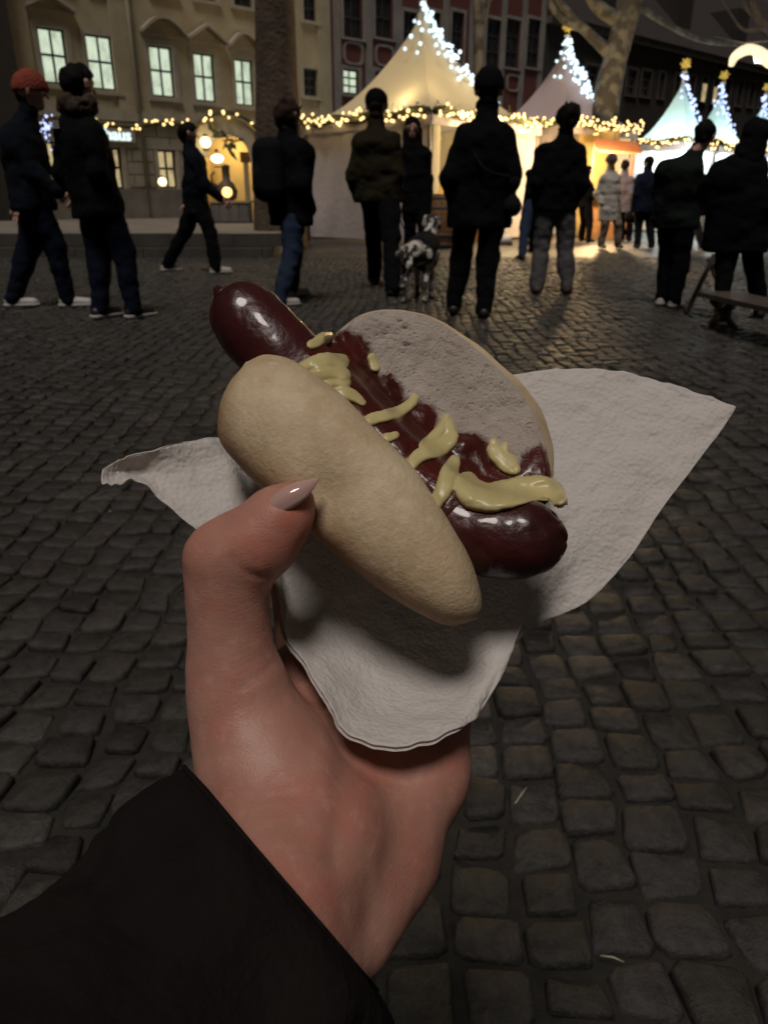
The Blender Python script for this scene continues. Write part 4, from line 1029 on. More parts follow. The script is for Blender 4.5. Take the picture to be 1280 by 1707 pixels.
    # hair and hats
    if hairstyle == 'short' and not hat:
        q = [(headc-hf*.028*h+hu*.032*h, headc+hf*.016*h+hu*.046*h, .088*h, .080*h), (headc-hf*.05*h, headc-hf*.045*h-hu*.045*h, .062*h, .045*h)]
        nm = 'hair'
    elif hairstyle == 'short': q = [(headc-hf*.045*h+hu*.01*h, headc-hf*.045*h-hu*.04*h, .066*h, .052*h)]; nm = 'hair'
    elif hairstyle == 'long':
        q = [(headc-hf*.028*h+hu*.028*h, headc+hf*.012*h+hu*.040*h, .091*h, .086*h), (headc-hf*.045*h, headc-hf*.07*h-hu*.22*h, .082*h, .070*h),
             (headc-hr*.076*h-hf*.02*h, headc-hr*.090*h-hu*.22*h+hf*.01*h, .028*h, .030*h), (headc+hr*.076*h-hf*.02*h, headc+hr*.090*h-hu*.22*h+hf*.01*h, .028*h, .030*h)]; nm = 'hair'
    elif hairstyle == 'curly':
        q = [(headc-hf*.03*h+hu*.03*h, headc+hf*.01*h+hu*.04*h, .098*h, .085*h), (headc-hf*.05*h, headc-hf*.05*h-hu*.06*h, .08*h, .06*h)]; nm = 'hair'
    elif hairstyle == 'hood':
        q = [(headc-hf*.03*h+hu*.02*h, headc+hf*.0*h+hu*.03*h, .104*h, .096*h), (headc-hf*.04*h, neck-hf*.02*h, .10*h, .115*h)]; nm = 'hood'
    am = .026 if hairstyle in ('curly',) else .012
    def post5(D, X, Y, Z):
        D = D - am*vnoise(np.stack([X*28, Y*28, Z*20], -1), sd)
        if hairstyle == 'hood': return D
        dx, dy, dz = X-headc[0], Y-headc[1], Z-headc[2]; f_ = dx*hf[0]+dy*hf[1]+dz*hf[2]; s_ = np.abs(dx*hr[0]+dy*hr[1]); u_ = dx*hu[0]+dy*hu[1]+dz*hu[2]
        face_ = np.maximum(np.maximum(.022*h-f_, u_-.058*h+s_*s_*6/h), s_-.074*h)      # inside the face opening when negative
        return np.maximum(D, -face_)
    V, Q = sdf_mesh(q, .0095, .03, post5); mesh_obj(nm, V, Q, K[jacket] if hairstyle == 'hood' else K[hair], root)
    if hat == 'beanie':
        q = [(headc-hf*.02*h+hu*.05*h, headc+hf*.0*h+hu*.065*h, .094*h, .088*h), (headc-hf*.03*h+hu*.02*h, headc+hf*.03*h+hu*.035*h, .090*h, .084*h)]
        def p6(D, X, Y, Z):
            a = np.arctan2(Y-headc[1], X-headc[0]); return np.maximum(D, (headc[2]+.012*h)-Z) - .003*np.sin(a*30)
        V, Q = sdf_mesh(q, .009, .03, p6); mesh_obj('beanie', V, Q, K[fx['hatm']], root)
    if hat == 'cap':
        q = [(headc-hf*.022*h+hu*.045*h, headc+hf*.02*h+hu*.05*h, .091*h, .084*h), (headc+hf*.07*h+hu*.038*h, headc+hf*.125*h+hu*.028*h, .030*h, .022*h)]
        def p7(D, X, Y, Z): return np.maximum(D, (headc[2]+.022*h)-Z)
        V, Q = sdf_mesh(q, .009, .02, p7); mesh_obj('cap', V, Q, K[fx['hatm']], root)
    if fx and fx.get('collar'):
        pts = [neck+(rt*math.cos(a)*.105+fw*math.sin(a)*.085)*sc+up*(.045+.02*math.sin(a*3))*sc for a in np.linspace(0, 2*math.pi, 15)]
        q = [(pts[i], pts[i+1], .045*sc, .045*sc) for i in range(14)]
        def p8(D, X, Y, Z): return D - .016*vnoise(np.stack([X*40, Y*40, Z*40], -1), 3)
        V, Q = sdf_mesh(q, .010, .03, p8); mesh_obj('fur_collar', V, Q, K['fur'], root)
    if fx and fx.get('logo'):
        b_ = chest-fw*.155*sc*jb+up*.05*sc-rt*.02*sc; lb = MB()
        for j in range(3): lb.box(b_[0]-.035, b_[0]+.035, b_[1]-.03, b_[1]+.03, b_[2]+j*.018, b_[2]+j*.018+.010)
        lb.build('chest_patch', K['sole'], root)
    if fx and fx.get('backpack'):
        o_ = fx['backpack']; c_b = chest-fw*.20*sc*jb; 
        V, Q = sdf_mesh([(c_b-rt*.07*sc+up*.05*sc, c_b-rt*.08*sc-up*.26*sc, .11*sc, .12*sc), (c_b+rt*.07*sc+up*.05*sc, c_b+rt*.08*sc-up*.26*sc, .11*sc, .12*sc), (c_b-up*.18*sc-fw*.06*sc, c_b-up*.25*sc-fw*.06*sc, .09*sc, .09*sc)], .014, .05)
        bp_ = mesh_obj('backpack', V+base, Q, K['darkbag'], None); tag(bp_, o_, 'backpack')
    if fx and fx.get('bag'):
        o_, sd_, mt = fx['bag']; c_b = pel+rt*sd_*.24*sc+up*.0*sc
        V, Q = sdf_mesh([(c_b-fw*.10*sc+up*.08*sc, c_b+fw*.10*sc+up*.08*sc, .055*sc, .055*sc), (c_b-fw*.11*sc-up*.10*sc, c_b+fw*.11*sc-up*.10*sc, .07*sc, .07*sc)], .012, .12)
        bg = empty('shoulder_bag', base); tag(bg, o_, 'bag'); mesh_obj('bag_body', V, Q, K[mt], bg)
        s_ = shs[0 if sd_ > 0 else 1]; pts = [c_b-fw*.12*sc+up*.1*sc, belly-fw*.175*sc*jb, s_+up*.085*sc, belly+fw*.17*sc*jb, c_b+fw*.12*sc+up*.1*sc]
        MB().tube(catmull(pts, 20), .012, 6).build('strap', K[mt], bg, True)
    if eyes:
        for sg in (-1, 1):
            MB().ball(headc+hr*sg*.031*h+hf*.0795*h+hu*.000*h, .0090*h, 10, 7).build('eye', M['eye'], root, True)
        q = [(headc+hf*.085*h-hu*.055*h-hr*.02*h, headc+hf*.088*h-hu*.059*h, .003*h, .0048*h), (headc+hf*.088*h-hu*.059*h, headc+hf*.085*h-hu*.055*h+hr*.02*h, .0048*h, .003*h)]
        V, Q = sdf_mesh(q, .004, .003); mesh_obj('lips', V, Q, M['lips'], root)
    return root, dict(base=base, wri=wri, fw=fw, rt=rt, sc=sc, pel=pel, chest=chest)
M['eye'] = mat('dark_eye', (.02, .015, .012), .2); M['lips'] = mat('lips', (.30, .08, .07), .4)

person('man in a coral knitted beanie and navy jacket striding at the far left', [(33, 512), (124, 512)], (48, 122), 82, 55, 'navy', .42, 1.12, 'darkjean', 'whites', None, 'brownh', 'short', 'beanie', ('swingb', 'swingf'), shx=32, fx=dict(hatm='coral'))
person('tall man in a dark fur collar coat seen from behind, white soled shoes', [(176, 530), (232, 530)], (128, 106), 38, 160, 'black', .44, 1.08, 'darkjean', 'blacks', True, 'blackh', 'short', None, ('pocket', 'pocket'), shx=132, fx=dict(collar=1, logo=1))
person('dark haired person in black walking away past the lit stall, white shoes', [(284, 452), (366, 456)], (313, 204), 75, 328, 'navy', .46, .95, 'black', 'whites', None, 'blackh', 'short', None, ('swingb', 'swingf'), shx=320, fx=dict(hatm='black'))
p4_ = person('person in a black puffer jacket and blue jeans in front of the thick tree', [(474, 512), (494, 494)], (482, 166), 55, 484, 'black', .46, 1.22, 'jean', 'whites', None, 'brownh', 'curly', None, ('pocket', 'pocket'), shx=484, fx=dict(backpack='dark backpack worn by the person in front of the thick tree'))
p5_ = person('man in an olive jacket and dark cap walking the spotted dog', [(626, 474), (655, 494)], (628, 150), 14, 632, 'olive', .40, 1.10, 'black', 'blacks', None, 'brownh', 'short', 'cap', ('pocket', 'down'), shx=628, fx=dict(hatm='black'))
person('smiling woman with long dark hair in a black coat facing the camera', [(684, 440), (708, 442)], (688, 194), 186, 694, 'black', .50, .86, 'black', 'blacks', None, 'blackh', 'long', None, ('down', 'down'), eyes=True)
person('broad tall person in a black coat and beanie seen from behind, front of the tent', [(756, 524), (806, 530)], (816, 118), 8, 802, 'black', .47, 1.12, 'black', 'blacks', None, 'blackh', 'short', 'beanie', ('pocket', 'pocket'), shx=806, fx=dict(hatm='black', bag=('dark shoulder bag at the hip of the tall person in front of the tent', 1, 'darkbag')))
person('man in a black jacket and light grey trousers seen from behind', [(893, 490), (942, 490)], (948, 173), 6, 928, 'black', .40, 1.02, 'greyj', 'brownb', None, 'blackh', 'curly', None, ('pocket', 'pocket'), shx=938)
person('person in dark coat and blue jeans half hidden behind the man in grey trousers', [(868, 434), (884, 422)], (900, 244), -20, 890, 'black', .44, .95, 'jean', 'brownb', None, 'brownh', 'long', None, ('down', 'down'), lowdetail=True)
person('dark clothed person holding a phone under the orange awning lamps', [(970, 402), (982, 404)], (980, 276), 60, 976, 'black', .40, 1.0, 'black', 'blacks', None, 'blackh', 'short', None, ('phone', 'phone'), lowdetail=True)
person('woman in a long cream quilted coat standing under the orange awning', [(1002, 414), (1030, 414)], (1020, 258), 168, 1018, 'cream', .56, 1.02, 'beige', 'blacks', None, 'blackh', 'short', 'beanie', ('down', 'pocket'), quilt=.11, lowdetail=True, fx=dict(hatm='greyj'))
person('person in a pale grey-pink coat right behind the woman in the cream coat', [(1036, 402), (1048, 402)], (1042, 266), 30, 1042, 'pinkgrey', .50, 1.0, 'black', 'blacks', None, 'brownh', 'short', None, ('down', 'down'), lowdetail=True)
person('person in a dark blue jacket and cap facing the bright teal tent', [(1060, 414), (1084, 414)], (1082, 261), 0, 1076, 'blue', .46, 1.18, 'charcoal', 'blacks', None, 'blackh', 'short', 'cap', ('down', 'down'), lowdetail=True, fx=dict(hatm='charcoal'))
p13 = person('tall man in a bottle green jacket bending his head over his phone', [(1104, 508), (1124, 512)], (1178, 201), 42, 1130, 'greenb', .42, 1.08, 'black', 'whites', None, 'blackh', 'short', None, ('phone', 'phone'), shx=1142, fx=dict(tilt=R(30)))
person('dark figure seen between the bending man and the right edge', [(1148, 410), (1168, 416)], (1164, 262), 0, 1160, 'black', .50, 1.05, 'charcoal', 'blacks', None, 'blackh', 'short', None, ('down', 'down'), lowdetail=True)
person('large dark hooded person at the right edge with back turned', [(1198, 536), (1262, 530)], (1262, 196), 10, 1240, 'black', .50, 1.30, 'black', 'blacks', None, 'blackh', 'hood', None, ('reach', 'pocket'), shx=1240)
# dark bag carried low beside the pale coats
q = ground(1046, 408); V, Q = sdf_mesh([((-.10, 0, .30), (.10, 0, .30), .13, .13), ((0, 0, .5), (0, 0, .56), .06, .05)], .014, .06)
bg = empty('tote_bag', q+np.array([0, -.3, .28])); tag(bg, 'dark bag hanging beside the cream quilted coat', 'bag'); mesh_obj('bag_body', V, Q, K['darkbag'], bg)
MB().tube([(-.10, 0, .50), (-.05, 0, .70), (.05, 0, .70), (.10, 0, .50)], .014, 6).build('handle', K['darkbag'], bg, True)
# white parcel behind the tall person
q = ground(836, 408); pk = MB(); pk.add([(-.22, -.15, 0), (.22, -.15, 0), (.22, .15, 0), (-.22, .15, 0), (-.12, -.1, .2), (.15, -.08, .24), (.14, .1, .22), (-.1, .1, .2)], [(0,3,2,1),(4,5,6,7),(0,1,5,4),(1,2,6,5),(2,3,7,6),(3,0,4,7)])
pk = pk.build('cloth_bundle', M['wallcloth'], None, True); pk.location = q; tag(pk, 'pale cloth bundle on the ground at the foot of the tent corner', 'bundle')

# ------------------------------------------------------------ spotted dog, seen from behind, walking away
def dogmat():
    m = bpy.data.materials.new('spotted_coat'); m.use_nodes = True; t = m.node_tree; b = t.nodes['Principled BSDF']
    tc = t.nodes.new('ShaderNodeTexCoord'); n = t.nodes.new('ShaderNodeTexNoise'); n.inputs['Scale'].default_value = 14; n.inputs['Detail'].default_value = 3
    r = t.nodes.new('ShaderNodeValToRGB'); r.color_ramp.elements[0].position = .46; r.color_ramp.elements[1].position = .52
    r.color_ramp.elements[0].color = (.52, .48, .42, 1); r.color_ramp.elements[1].color = (.02, .018, .018, 1)
    t.links.new(tc.outputs['Object'], n.inputs['Vector']); t.links.new(n.outputs[0], r.inputs[0]); t.links.new(r.outputs[0], b.inputs['Base Color'])
    b.inputs['Roughness'].default_value = .9; return m
dp = ground(688, 506); dp[2] = 0
dog = empty('dog', dp, R(-16)); tag(dog, 'black and white spotted dog in a dark coat seen from behind', 'dog')
h = .60
q = [((0, .05, .44), (0, .50, .46), .105, .125), ((0, .45, .42), (0, .52, .40), .13, .115), ((0, .0, .45), (0, .08, .45), .10, .105),
     ((0, .58, .52), (0, .70, .66), .075, .06), ((0, .72, .70), (0, .76, .70), .072, .066), ((.01, .78, .68), (.02, .92, .65), .042, .030), ((-.06, .72, .73), (-.085, .73, .64), .022, .016), ((.06, .72, .73), (.085, .73, .64), .022, .016),
     ((0, -.07, .47), (0, -.16, .36), .028, .022), ((0, -.16, .36), (-.02, -.20, .22), .022, .012)]
for sx2, of in ((-.085, .0), (.085, .07)):
    q += [((sx2, .02+of, .42), (sx2*1.1, .10+of, .30), .085, .052), ((sx2*1.1, .10+of, .30), (sx2*1.1, -.04+of, .17), .045, .026), ((sx2*1.1, -.04+of, .17), (sx2*1.1, .0+of, .03), .024, .020), ((sx2*1.1, .0+of, .025), (sx2*1.1, .05+of, .02), .024, .020)]
for sx2, of in ((-.075, .03), (.075, -.04)):
    q += [((sx2, .48, .42), (sx2*1.05, .44+of, .26), .065, .038), ((sx2*1.05, .44+of, .26), (sx2*1.05, .47+of, .04), .030, .022), ((sx2*1.05, .47+of, .025), (sx2*1.05, .52+of, .02), .024, .020)]
V, Q = sdf_mesh(q, .010, .03, lambda D, X, Y, Z: D - .006*vnoise(np.stack([X*30, Y*30, Z*30], -1), 2)); mesh_obj('body', V, Q, dogmat(), dog)
q = [((0, .14, .47), (0, .50, .48), .118, .140)]
V, Q = sdf_mesh(q, .012, .03, lambda D, X, Y, Z: np.maximum(D, .38-Z-.02*np.sin(Y*12))); mesh_obj('dog_coat', V, Q, K['charcoal'], dog)
# lead
a = p5_[1]['base']+p5_[1]['wri'][1]+np.array([0, 0, -.08]); e = dp+np.array([.05, .50, .60])
lead = MB().tube(catmull([a, (a+e)/2+np.array([0, 0, -.10]), e], 12), .007, 5).build('dog_lead', K['black'], None, True); tag(lead, 'thin dark lead from the olive jacket man to the dog', 'lead')
# phone in the bending man's hands
d = p13[1]; c = d['base']+(d['wri'][0]+d['wri'][1])/2+d['fw']*.10
ph = empty('phone', c, -R(42)); tag(ph, 'dark phone held by the bending man in green', 'phone')
MB().box(-.037, .037, -.004, .004, -.075, .075).build('phone_body', K['blacks'], ph); MB().box(-.034, .034, -.006, -.0045, -.070, .070).build('screen', M['pane_dark'], ph)

# ------------------------------------------------------------ wooden bench bottom right
be = empty('bench', (0, 0, 0)); tag(be, 'dark folding wooden bench at the right edge', 'bench')
bz = .50
A_ = at(1166, 474, 6.35); bz = A_[2]
p0 = ground(1160, 474, bz); p1 = ground(1162, 486, bz); p2 = ground(1420, 545, bz); 
dirx = np.array([p2[0]-p1[0], p2[1]-p1[1], 0]); Lb = 2.1; dirx /= np.linalg.norm(dirx); ny = np.array([-dirx[1], dirx[0], 0])
for k in range(3):
    a = p1+ny*(k*.105+.0); q_ = []
    for dz in (-.035, 0):
        for (s, w) in ((0, 0), (Lb, 0), (Lb, .098), (0, .098)): q_.append(a+dirx*s+ny*w+np.array([0, 0, dz]))
    MB().add(q_, [(0,3,2,1),(4,5,6,7),(0,1,5,4),(1,2,6,5),(2,3,7,6),(3,0,4,7)]).build('seat_slat', M['darkwood'], be)
for s in (.14, Lb-.2):
    a = p1+dirx*s+ny*.04-np.array([0, 0, .04]); c_ = p1+dirx*s+ny*.27-np.array([0, 0, .04])
    for (t_, f_) in ((a, c_), (c_, a)):
        bt = np.array([f_[0], f_[1], .0])-dirx*.16*(1 if t_ is a else -1)*0; MB().tube([t_, bt], .022, 6).build('leg', M['darkwood'], be)
MB().tube([p1+dirx*.2+ny*.15-np.array([0, 0, .06]), p1-dirx*.02+ny*.15+np.array([0, 0, -bz+.02])], .02, 6).build('leg_strut', M['darkwood'], be)
# folding leg leaning up behind
ch = empty('folding_trestle', (0, 0, 0)); tag(ch, 'slanted wooden trestle leg leaning behind the bench end', 'trestle')
MB().tube([ground(1143, 522), at(1190, 425, ground(1143, 522)[1]+.15)], .022, 6).build('leg', M['darkwood'], ch)
MB().tube([ground(1215, 520), at(1180, 430, ground(1143, 522)[1]+.20)], .020, 6).build('leg', M['darkwood'], ch)
# ------------------------------------------------------------ the hand, roll, sausage and napkin close to the camera
def edgepts(lst, n):  # lst of (x,y,d)
    return catmull(lst, n)
def PP(a): return np.array([P(*q) for q in a])
def nrm(v): return v/(np.linalg.norm(v)+1e-12)

# bread roll, near half: lofted from its two edges
def bread_mat(name, c1, c2, c3):
    m = bpy.data.materials.new(name); m.use_nodes = True; t = m.node_tree; b = t.nodes['Principled BSDF']
    tc = t.nodes.new('ShaderNodeTexCoord')
    n = t.nodes.new('ShaderNodeTexNoise'); n.inputs['Scale'].default_value = 34; n.inputs['Detail'].default_value = 8; n.inputs['Roughness'].default_value = .68
    r = t.nodes.new('ShaderNodeValToRGB'); e = r.color_ramp.elements; e[0].position = .34; e[0].color = (*c2, 1); e[1].position = .64; e[1].color = (*c1, 1)
    q = e.new(.5); q.color = tuple((a+b_)/2 for a, b_ in zip(c1, c2)) + (1,)
    n3 = t.nodes.new('ShaderNodeTexNoise'); n3.inputs['Scale'].default_value = 210; n3.inputs['Detail'].default_value = 4
    r3 = t.nodes.new('ShaderNodeValToRGB'); r3.color_ramp.elements[0].position = .60; r3.color_ramp.elements[1].position = .74
    r3.color_ramp.elements[0].color = (0, 0, 0, 1); r3.color_ramp.elements[1].color = (.38, .38, .38, 1)
    mx = t.nodes.new('ShaderNodeMix'); mx.data_type = 'RGBA'; mx.inputs[7].default_value = (*c3, 1)
    t.links.new(tc.outputs['Object'], n.inputs['Vector']); t.links.new(tc.outputs['Object'], n3.inputs['Vector'])
    t.links.new(n.outputs[0], r.inputs[0]); t.links.new(n3.outputs[0], r3.inputs[0]); t.links.new(r3.outputs[0], mx.inputs[0]); t.links.new(r.outputs[0], mx.inputs[6])
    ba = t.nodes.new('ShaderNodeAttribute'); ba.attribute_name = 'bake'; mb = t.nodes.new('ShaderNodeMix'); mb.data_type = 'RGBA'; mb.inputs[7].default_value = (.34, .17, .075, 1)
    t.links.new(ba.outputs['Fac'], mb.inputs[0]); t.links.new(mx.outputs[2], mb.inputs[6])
    t.links.new(mb.outputs[2], b.inputs['Base Color']); b.inputs['Roughness'].default_value = .6; b.inputs['Specular IOR Level'].default_value = .35
    b.inputs['Subsurface Weight'].default_value = .0
    nb = t.nodes.new('ShaderNodeTexNoise'); nb.inputs['Scale'].default_value = 420; nb.inputs['Detail'].default_value = 6; nb.inputs['Roughness'].default_value = .65
    t.links.new(tc.outputs['Object'], nb.inputs['Vector'])
    a2 = t.nodes.new('ShaderNodeMath'); a2.operation = 'MULTIPLY_ADD'; a2.inputs[1].default_value = .5; t.links.new(n.outputs[0], a2.inputs[0]); t.links.new(nb.outputs[0], a2.inputs[2])
    bp = t.nodes.new('ShaderNodeBump'); bp.inputs['Strength'].default_value = .45; bp.inputs['Distance'].default_value = .0016
    t.links.new(a2.outputs[0], bp.inputs['Height']); t.links.new(bp.outputs[0], b.inputs['Normal']); return m
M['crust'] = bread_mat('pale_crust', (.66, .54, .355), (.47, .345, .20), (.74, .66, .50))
M['crumb_base'] = bread_mat('bread_crumb', (.64, .555, .485), (.52, .44, .375), (.70, .63, .56))

def crumb_mat():
    m = M['crumb_base']; t = m.node_tree; [q for q in t.nodes if q.type == 'MIX'][-1].inputs[7].default_value = (.085, .012, .007, 1); b = t.nodes['Principled BSDF']; b.inputs['Roughness'].default_value = .95; b.inputs['Specular IOR Level'].default_value = .15
    tc = t.nodes.new('ShaderNodeTexCoord'); v = t.nodes.new('ShaderNodeTexVoronoi'); v.inputs['Scale'].default_value = 330; v.inputs['Randomness'].default_value = 1
    n = t.nodes.new('ShaderNodeTexNoise'); n.inputs['Scale'].default_value = 700; n.inputs['Detail'].default_value = 6; n.inputs['Roughness'].default_value = .75
    w = t.nodes.new('ShaderNodeTexNoise'); w.inputs['Scale'].default_value = 120; w.inputs['Detail'].default_value = 4
    mr = t.nodes.new('ShaderNodeMapRange'); mr.inputs[2].default_value = .30
    for q in (v, n, w): t.links.new(tc.outputs['Object'], q.inputs['Vector'])
    t.links.new(v.outputs['Distance'], mr.inputs[0])
    a = t.nodes.new('ShaderNodeMath'); a.operation = 'MULTIPLY_ADD'; a.inputs[1].default_value = .45; t.links.new(mr.outputs[0], a.inputs[0]); t.links.new(n.outputs[0], a.inputs[2])
    a3 = t.nodes.new('ShaderNodeMath'); a3.operation = 'MULTIPLY_ADD'; a3.inputs[1].default_value = 1.3; t.links.new(w.outputs[0], a3.inputs[0]); t.links.new(a.outputs[0], a3.inputs[2])
    bp = [q for q in t.nodes if q.type == 'BUMP'][0]; bp.inputs['Strength'].default_value = .9; bp.inputs['Distance'].default_value = .0022
    t.links.new(a3.outputs[0], bp.inputs['Height']); return m
M['crumb'] = crumb_mat()
NR = [((404,612),(408,606),.306,.004), ((382,640),(442,592),.303,.013), ((368,682),(488,600),.301,.019), ((370,730),(530,627),.300,.0215), ((400,776),(585,671),.298,.0225),
      ((455,828),(640,728),.296,.023), ((520,888),(691,785),.294,.023), ((580,941),(731,838),.292,.023), ((640,988),(764,893),.291,.022), ((698,1023),(786,943),.290,.020),
      ((742,1041),(798,985),.289,.016), ((776,1038),(801,1014),.289,.010), ((795,1031),(798,1026),.289,.003)]
NL = catmull([(a[0], a[1], d) for a, b, d, h in NR], 110); NRt = catmull([(b[0], b[1], d) for a, b, d, h in NR], 110); NH = catmull([(h, 0, 0) for a, b, d, h in NR], 110)[:, 0]
V = []; nth = 56
for i in range(110):
    L, Rr = P(*NL[i]), P(*NRt[i]); c = (L+Rr)/2; e = (Rr-L)/2; a_len = np.linalg.norm(e); v = nrm(CAM-c); b_ = max(NH[i], .0015)
    for k in range(nth):
        th = 2*math.pi*k/nth; cs, sn = math.cos(th), math.sin(th)
        if sn >= 0: pw = .86; x = np.sign(cs)*abs(cs)**pw; y = abs(sn)**pw*b_
        else: x = np.sign(cs)*abs(cs)**.8; y = -abs(sn)**.9*b_*.85
        V.append(c+e*x*1.0+v*y)
V = np.array(V); nz = vnoise(V*45, 3)*.0012+vnoise(V*120, 4)*.00028
cc_ = np.repeat(V.reshape(110, nth, 3).mean(1), nth, axis=0); dd = V-cc_; dd /= np.linalg.norm(dd, axis=1, keepdims=True)+1e-9; 
V = V+dd*nz[:, None]
# dent under the thumb tip and a dimple with scars
def dent(V, px, py, d, rad, amt):
    p = P(px, py, d); q = np.linalg.norm(V-p, axis=1); w = np.exp(-(q/rad)**2); return V + (p-CAM)/np.linalg.norm(p-CAM)*(amt*w)[:, None]
V = dent(V, 536, 820, .274, .009, .0045); V = dent(V, 440, 645, .284, .003, .0022); V = dent(V, 452, 640, .284, .002, .0016)
V = dent(V, 565, 868, .276, .0016, .0022); V = dent(V, 570, 864, .276, .0012, .0018)
Fq = [(i*nth+k, i*nth+(k+1) % nth, (i+1)*nth+(k+1) % nth, (i+1)*nth+k) for i in range(109) for k in range(nth)] + [tuple(range(nth)), tuple(109*nth+k for k in range(nth-1, -1, -1))]
roll = empty('bread_roll', P(600, 800, .30)); tag(roll, 'pale oblong bread roll split open around the sausage', 'bread roll')
RO = np.array(roll.location)
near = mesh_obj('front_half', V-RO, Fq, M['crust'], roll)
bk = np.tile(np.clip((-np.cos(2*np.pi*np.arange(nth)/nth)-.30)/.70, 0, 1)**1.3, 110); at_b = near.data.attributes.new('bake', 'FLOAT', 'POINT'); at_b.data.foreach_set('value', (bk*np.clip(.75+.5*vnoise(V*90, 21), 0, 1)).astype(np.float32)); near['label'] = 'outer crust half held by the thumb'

# far half: crumb face and crust behind
FR = [((538,590),(542,578),.322,.324), ((535,612),(560,556),.321,.328), ((560,665),(602,526),.320,.333), ((610,720),(655,517),.318,.337), ((660,770),(716,529),.316,.338),
      ((710,820),(776,567),.313,.337), ((755,860),(836,619),.310,.334), ((800,890),(881,674),.307,.329), ((845,905),(907,735),.304,.323), ((880,897),(918,796),.302,.315), ((905,862),(912,848),.302,.305)]
NS = 100
FA = catmull([(a[0], a[1], da) for a, b, da, db in FR], NS); FB = catmull([(b[0], b[1], db) for a, b, da, db in FR], NS)
V = []; nw = 60
for i in range(NS):
    A, B = P(*FA[i]), P(*FB[i]); v = nrm(CAM-(A+B)/2); ends = math.sin(math.pi*min(max((i+.5)/NS, 0), 1))
    for j in range(nw+1):
        w = j/nw; edge = min(w, 1-w)*6; lipr = -.0016*max(0, 1-edge*2.2)**2
        p = A+(B-A)*w; dsh = -.0035*math.sin(math.pi*w)*ends
        n_ = .0006*vnoise(p*130, 5)+.0006*vnoise(p*330, 6)+.0006*vnoise(p*700, 8)
        hole = vnoise(p*420+9, 11); n_ -= .0030*max(0, hole-.58)*2
        V.append(p+v*(dsh+(n_ if .02 < w < .985 else 0)+lipr))
face = np.array(V).reshape(NS, nw+1, 3)
mesh_o = []
Fq = [(i*(nw+1)+j, i*(nw+1)+j+1, (i+1)*(nw+1)+j+1, (i+1)*(nw+1)+j) for i in range(NS-1) for j in range(nw)]
V2 = face.reshape(-1, 3)
crumb = mesh_obj('crumb_face', V2-RO, Fq, M['crumb'], roll); crumb['label'] = 'torn inner crumb of the back half'
V = []; nph = 30
for i in range(NS):
    A, B = face[i, 0], face[i, -1]; c = (A+B)/2; e = (B-A)/2; v = nrm(c-CAM); al = np.linalg.norm(e); eo = nrm(e)
    q = math.sin(math.pi*(i+.5)/NS)**.5; bul = .030*q*min(1, al/.02); out = .0250*q*min(1, al/.02)
    out *= (.34+.66*min(1, max(0, (i-35)/38)))*(1+.06*math.sin(i*.17)+.03*math.sin(i*.6+1))
    for k in range(nph+1):
        ph = math.pi*k/nph; cs, sn = math.cos(ph), math.sin(ph)
        p = c+e*np.sign(cs)*abs(cs)**.9+v*bul*sn+eo*out*sn*(1 if cs > 0 else .3)
        nz = .0010*vnoise(p*70, 2)+.0004*vnoise(p*260, 7); V.append(p+eo*nz*sn)
Fq = [(i*(nph+1)+j+1, i*(nph+1)+j, (i+1)*(nph+1)+j, (i+1)*(nph+1)+j+1) for i in range(NS-1) for j in range(nph)] + [tuple(range(nph+1)), tuple((NS-1)*(nph+1)+j for j in range(nph, -1, -1))]
back = mesh_obj('back_half', np.array(V)-RO, Fq, M['crust'], roll); back['label'] = 'outer crust of the back half'

# sausage
def sausage_mat():
    m = mat('sausage_skin', (.058, .0085, .0075), .38, (.030, .0050, .0052), 34, .42, 230, spec=.35, coat=.42, coatr=.10, bdist=.0016)
    return m
M['sausage'] = sausage_mat()
SP = [(374,490,.322,.0022), (381,497,.322,.0090), (394,511,.321,.0136), (418,538,.3195,.0157), (455,578,.318,.0163), (510,634,.3175,.0164), (575,700,.316,.0162), (640,768,.312,.0164),
      (705,832,.305,.0168), (765,874,.299,.0168), (815,893,.295,.0166), (855,897,.2925,.0164), (888,895,.291,.0152), (915,891,.290,.0120), (934,887,.2895,.0070), (942,885,.2895,.0018)]
ns = 150; SL = catmull([q[:3] for q in SP], ns); SR = catmull([(q[3], 0, 0) for q in SP], ns)[:, 0]; C3 = PP(SL)
b = MB(); b.tube(C3, list(np.maximum(SR, .0012)), 64); V = np.array(b.v); c = np.repeat(C3, 64, axis=0); d = V-c; L = np.linalg.norm(d, axis=1, keepdims=True)+1e-9
s_ = np.repeat(np.arange(ns)/ns, 64)
nz = .0007*vnoise(V*90, 1)+.00025*vnoise(V*260, 2); tip = np.clip((s_-.86)/.14, 0, 1)+np.clip((.10-s_)/.10, 0, 1)
ridg = 1-np.abs(vnoise(V*230, 4)); nz = nz - tip*.0030*np.clip(ridg-.70, 0, 1)*3.4 + tip*.0013*vnoise(V*330, 9)
V = V+d/L*nz[:, None]; V = dent(V, 922, 868, .279, .0030, .0022); V = dent(V, 935, 905, .281, .003, .0014)
V = dent(V, 372, 487, .305, .003, .0012)
saus = empty('sausage', P(640, 720, .31)); tag(saus, 'glossy dark red grilled sausage sticking out of both roll ends', 'sausage'); SO = np.array(saus.location)
sm = mesh_obj('sausage_skin', V-SO, b.f, M['sausage'], saus)
# knotted casing tips
for (x, y, d_, x2, y2) in ((368, 488, .3215, 361, 479),):
    MB().tube([P(x+4, y+4, d_), P(x, y, d_), P(x2, y2, d_)], [.006, .0035, .0018], 10).build('casing_end', M['sausage'], None, True).parent = None
    o = bpy.data.objects['casing_end']; 
    for v_ in o.data.vertices: v_.co = v_.co-Vector(SO)
    o.parent = saus

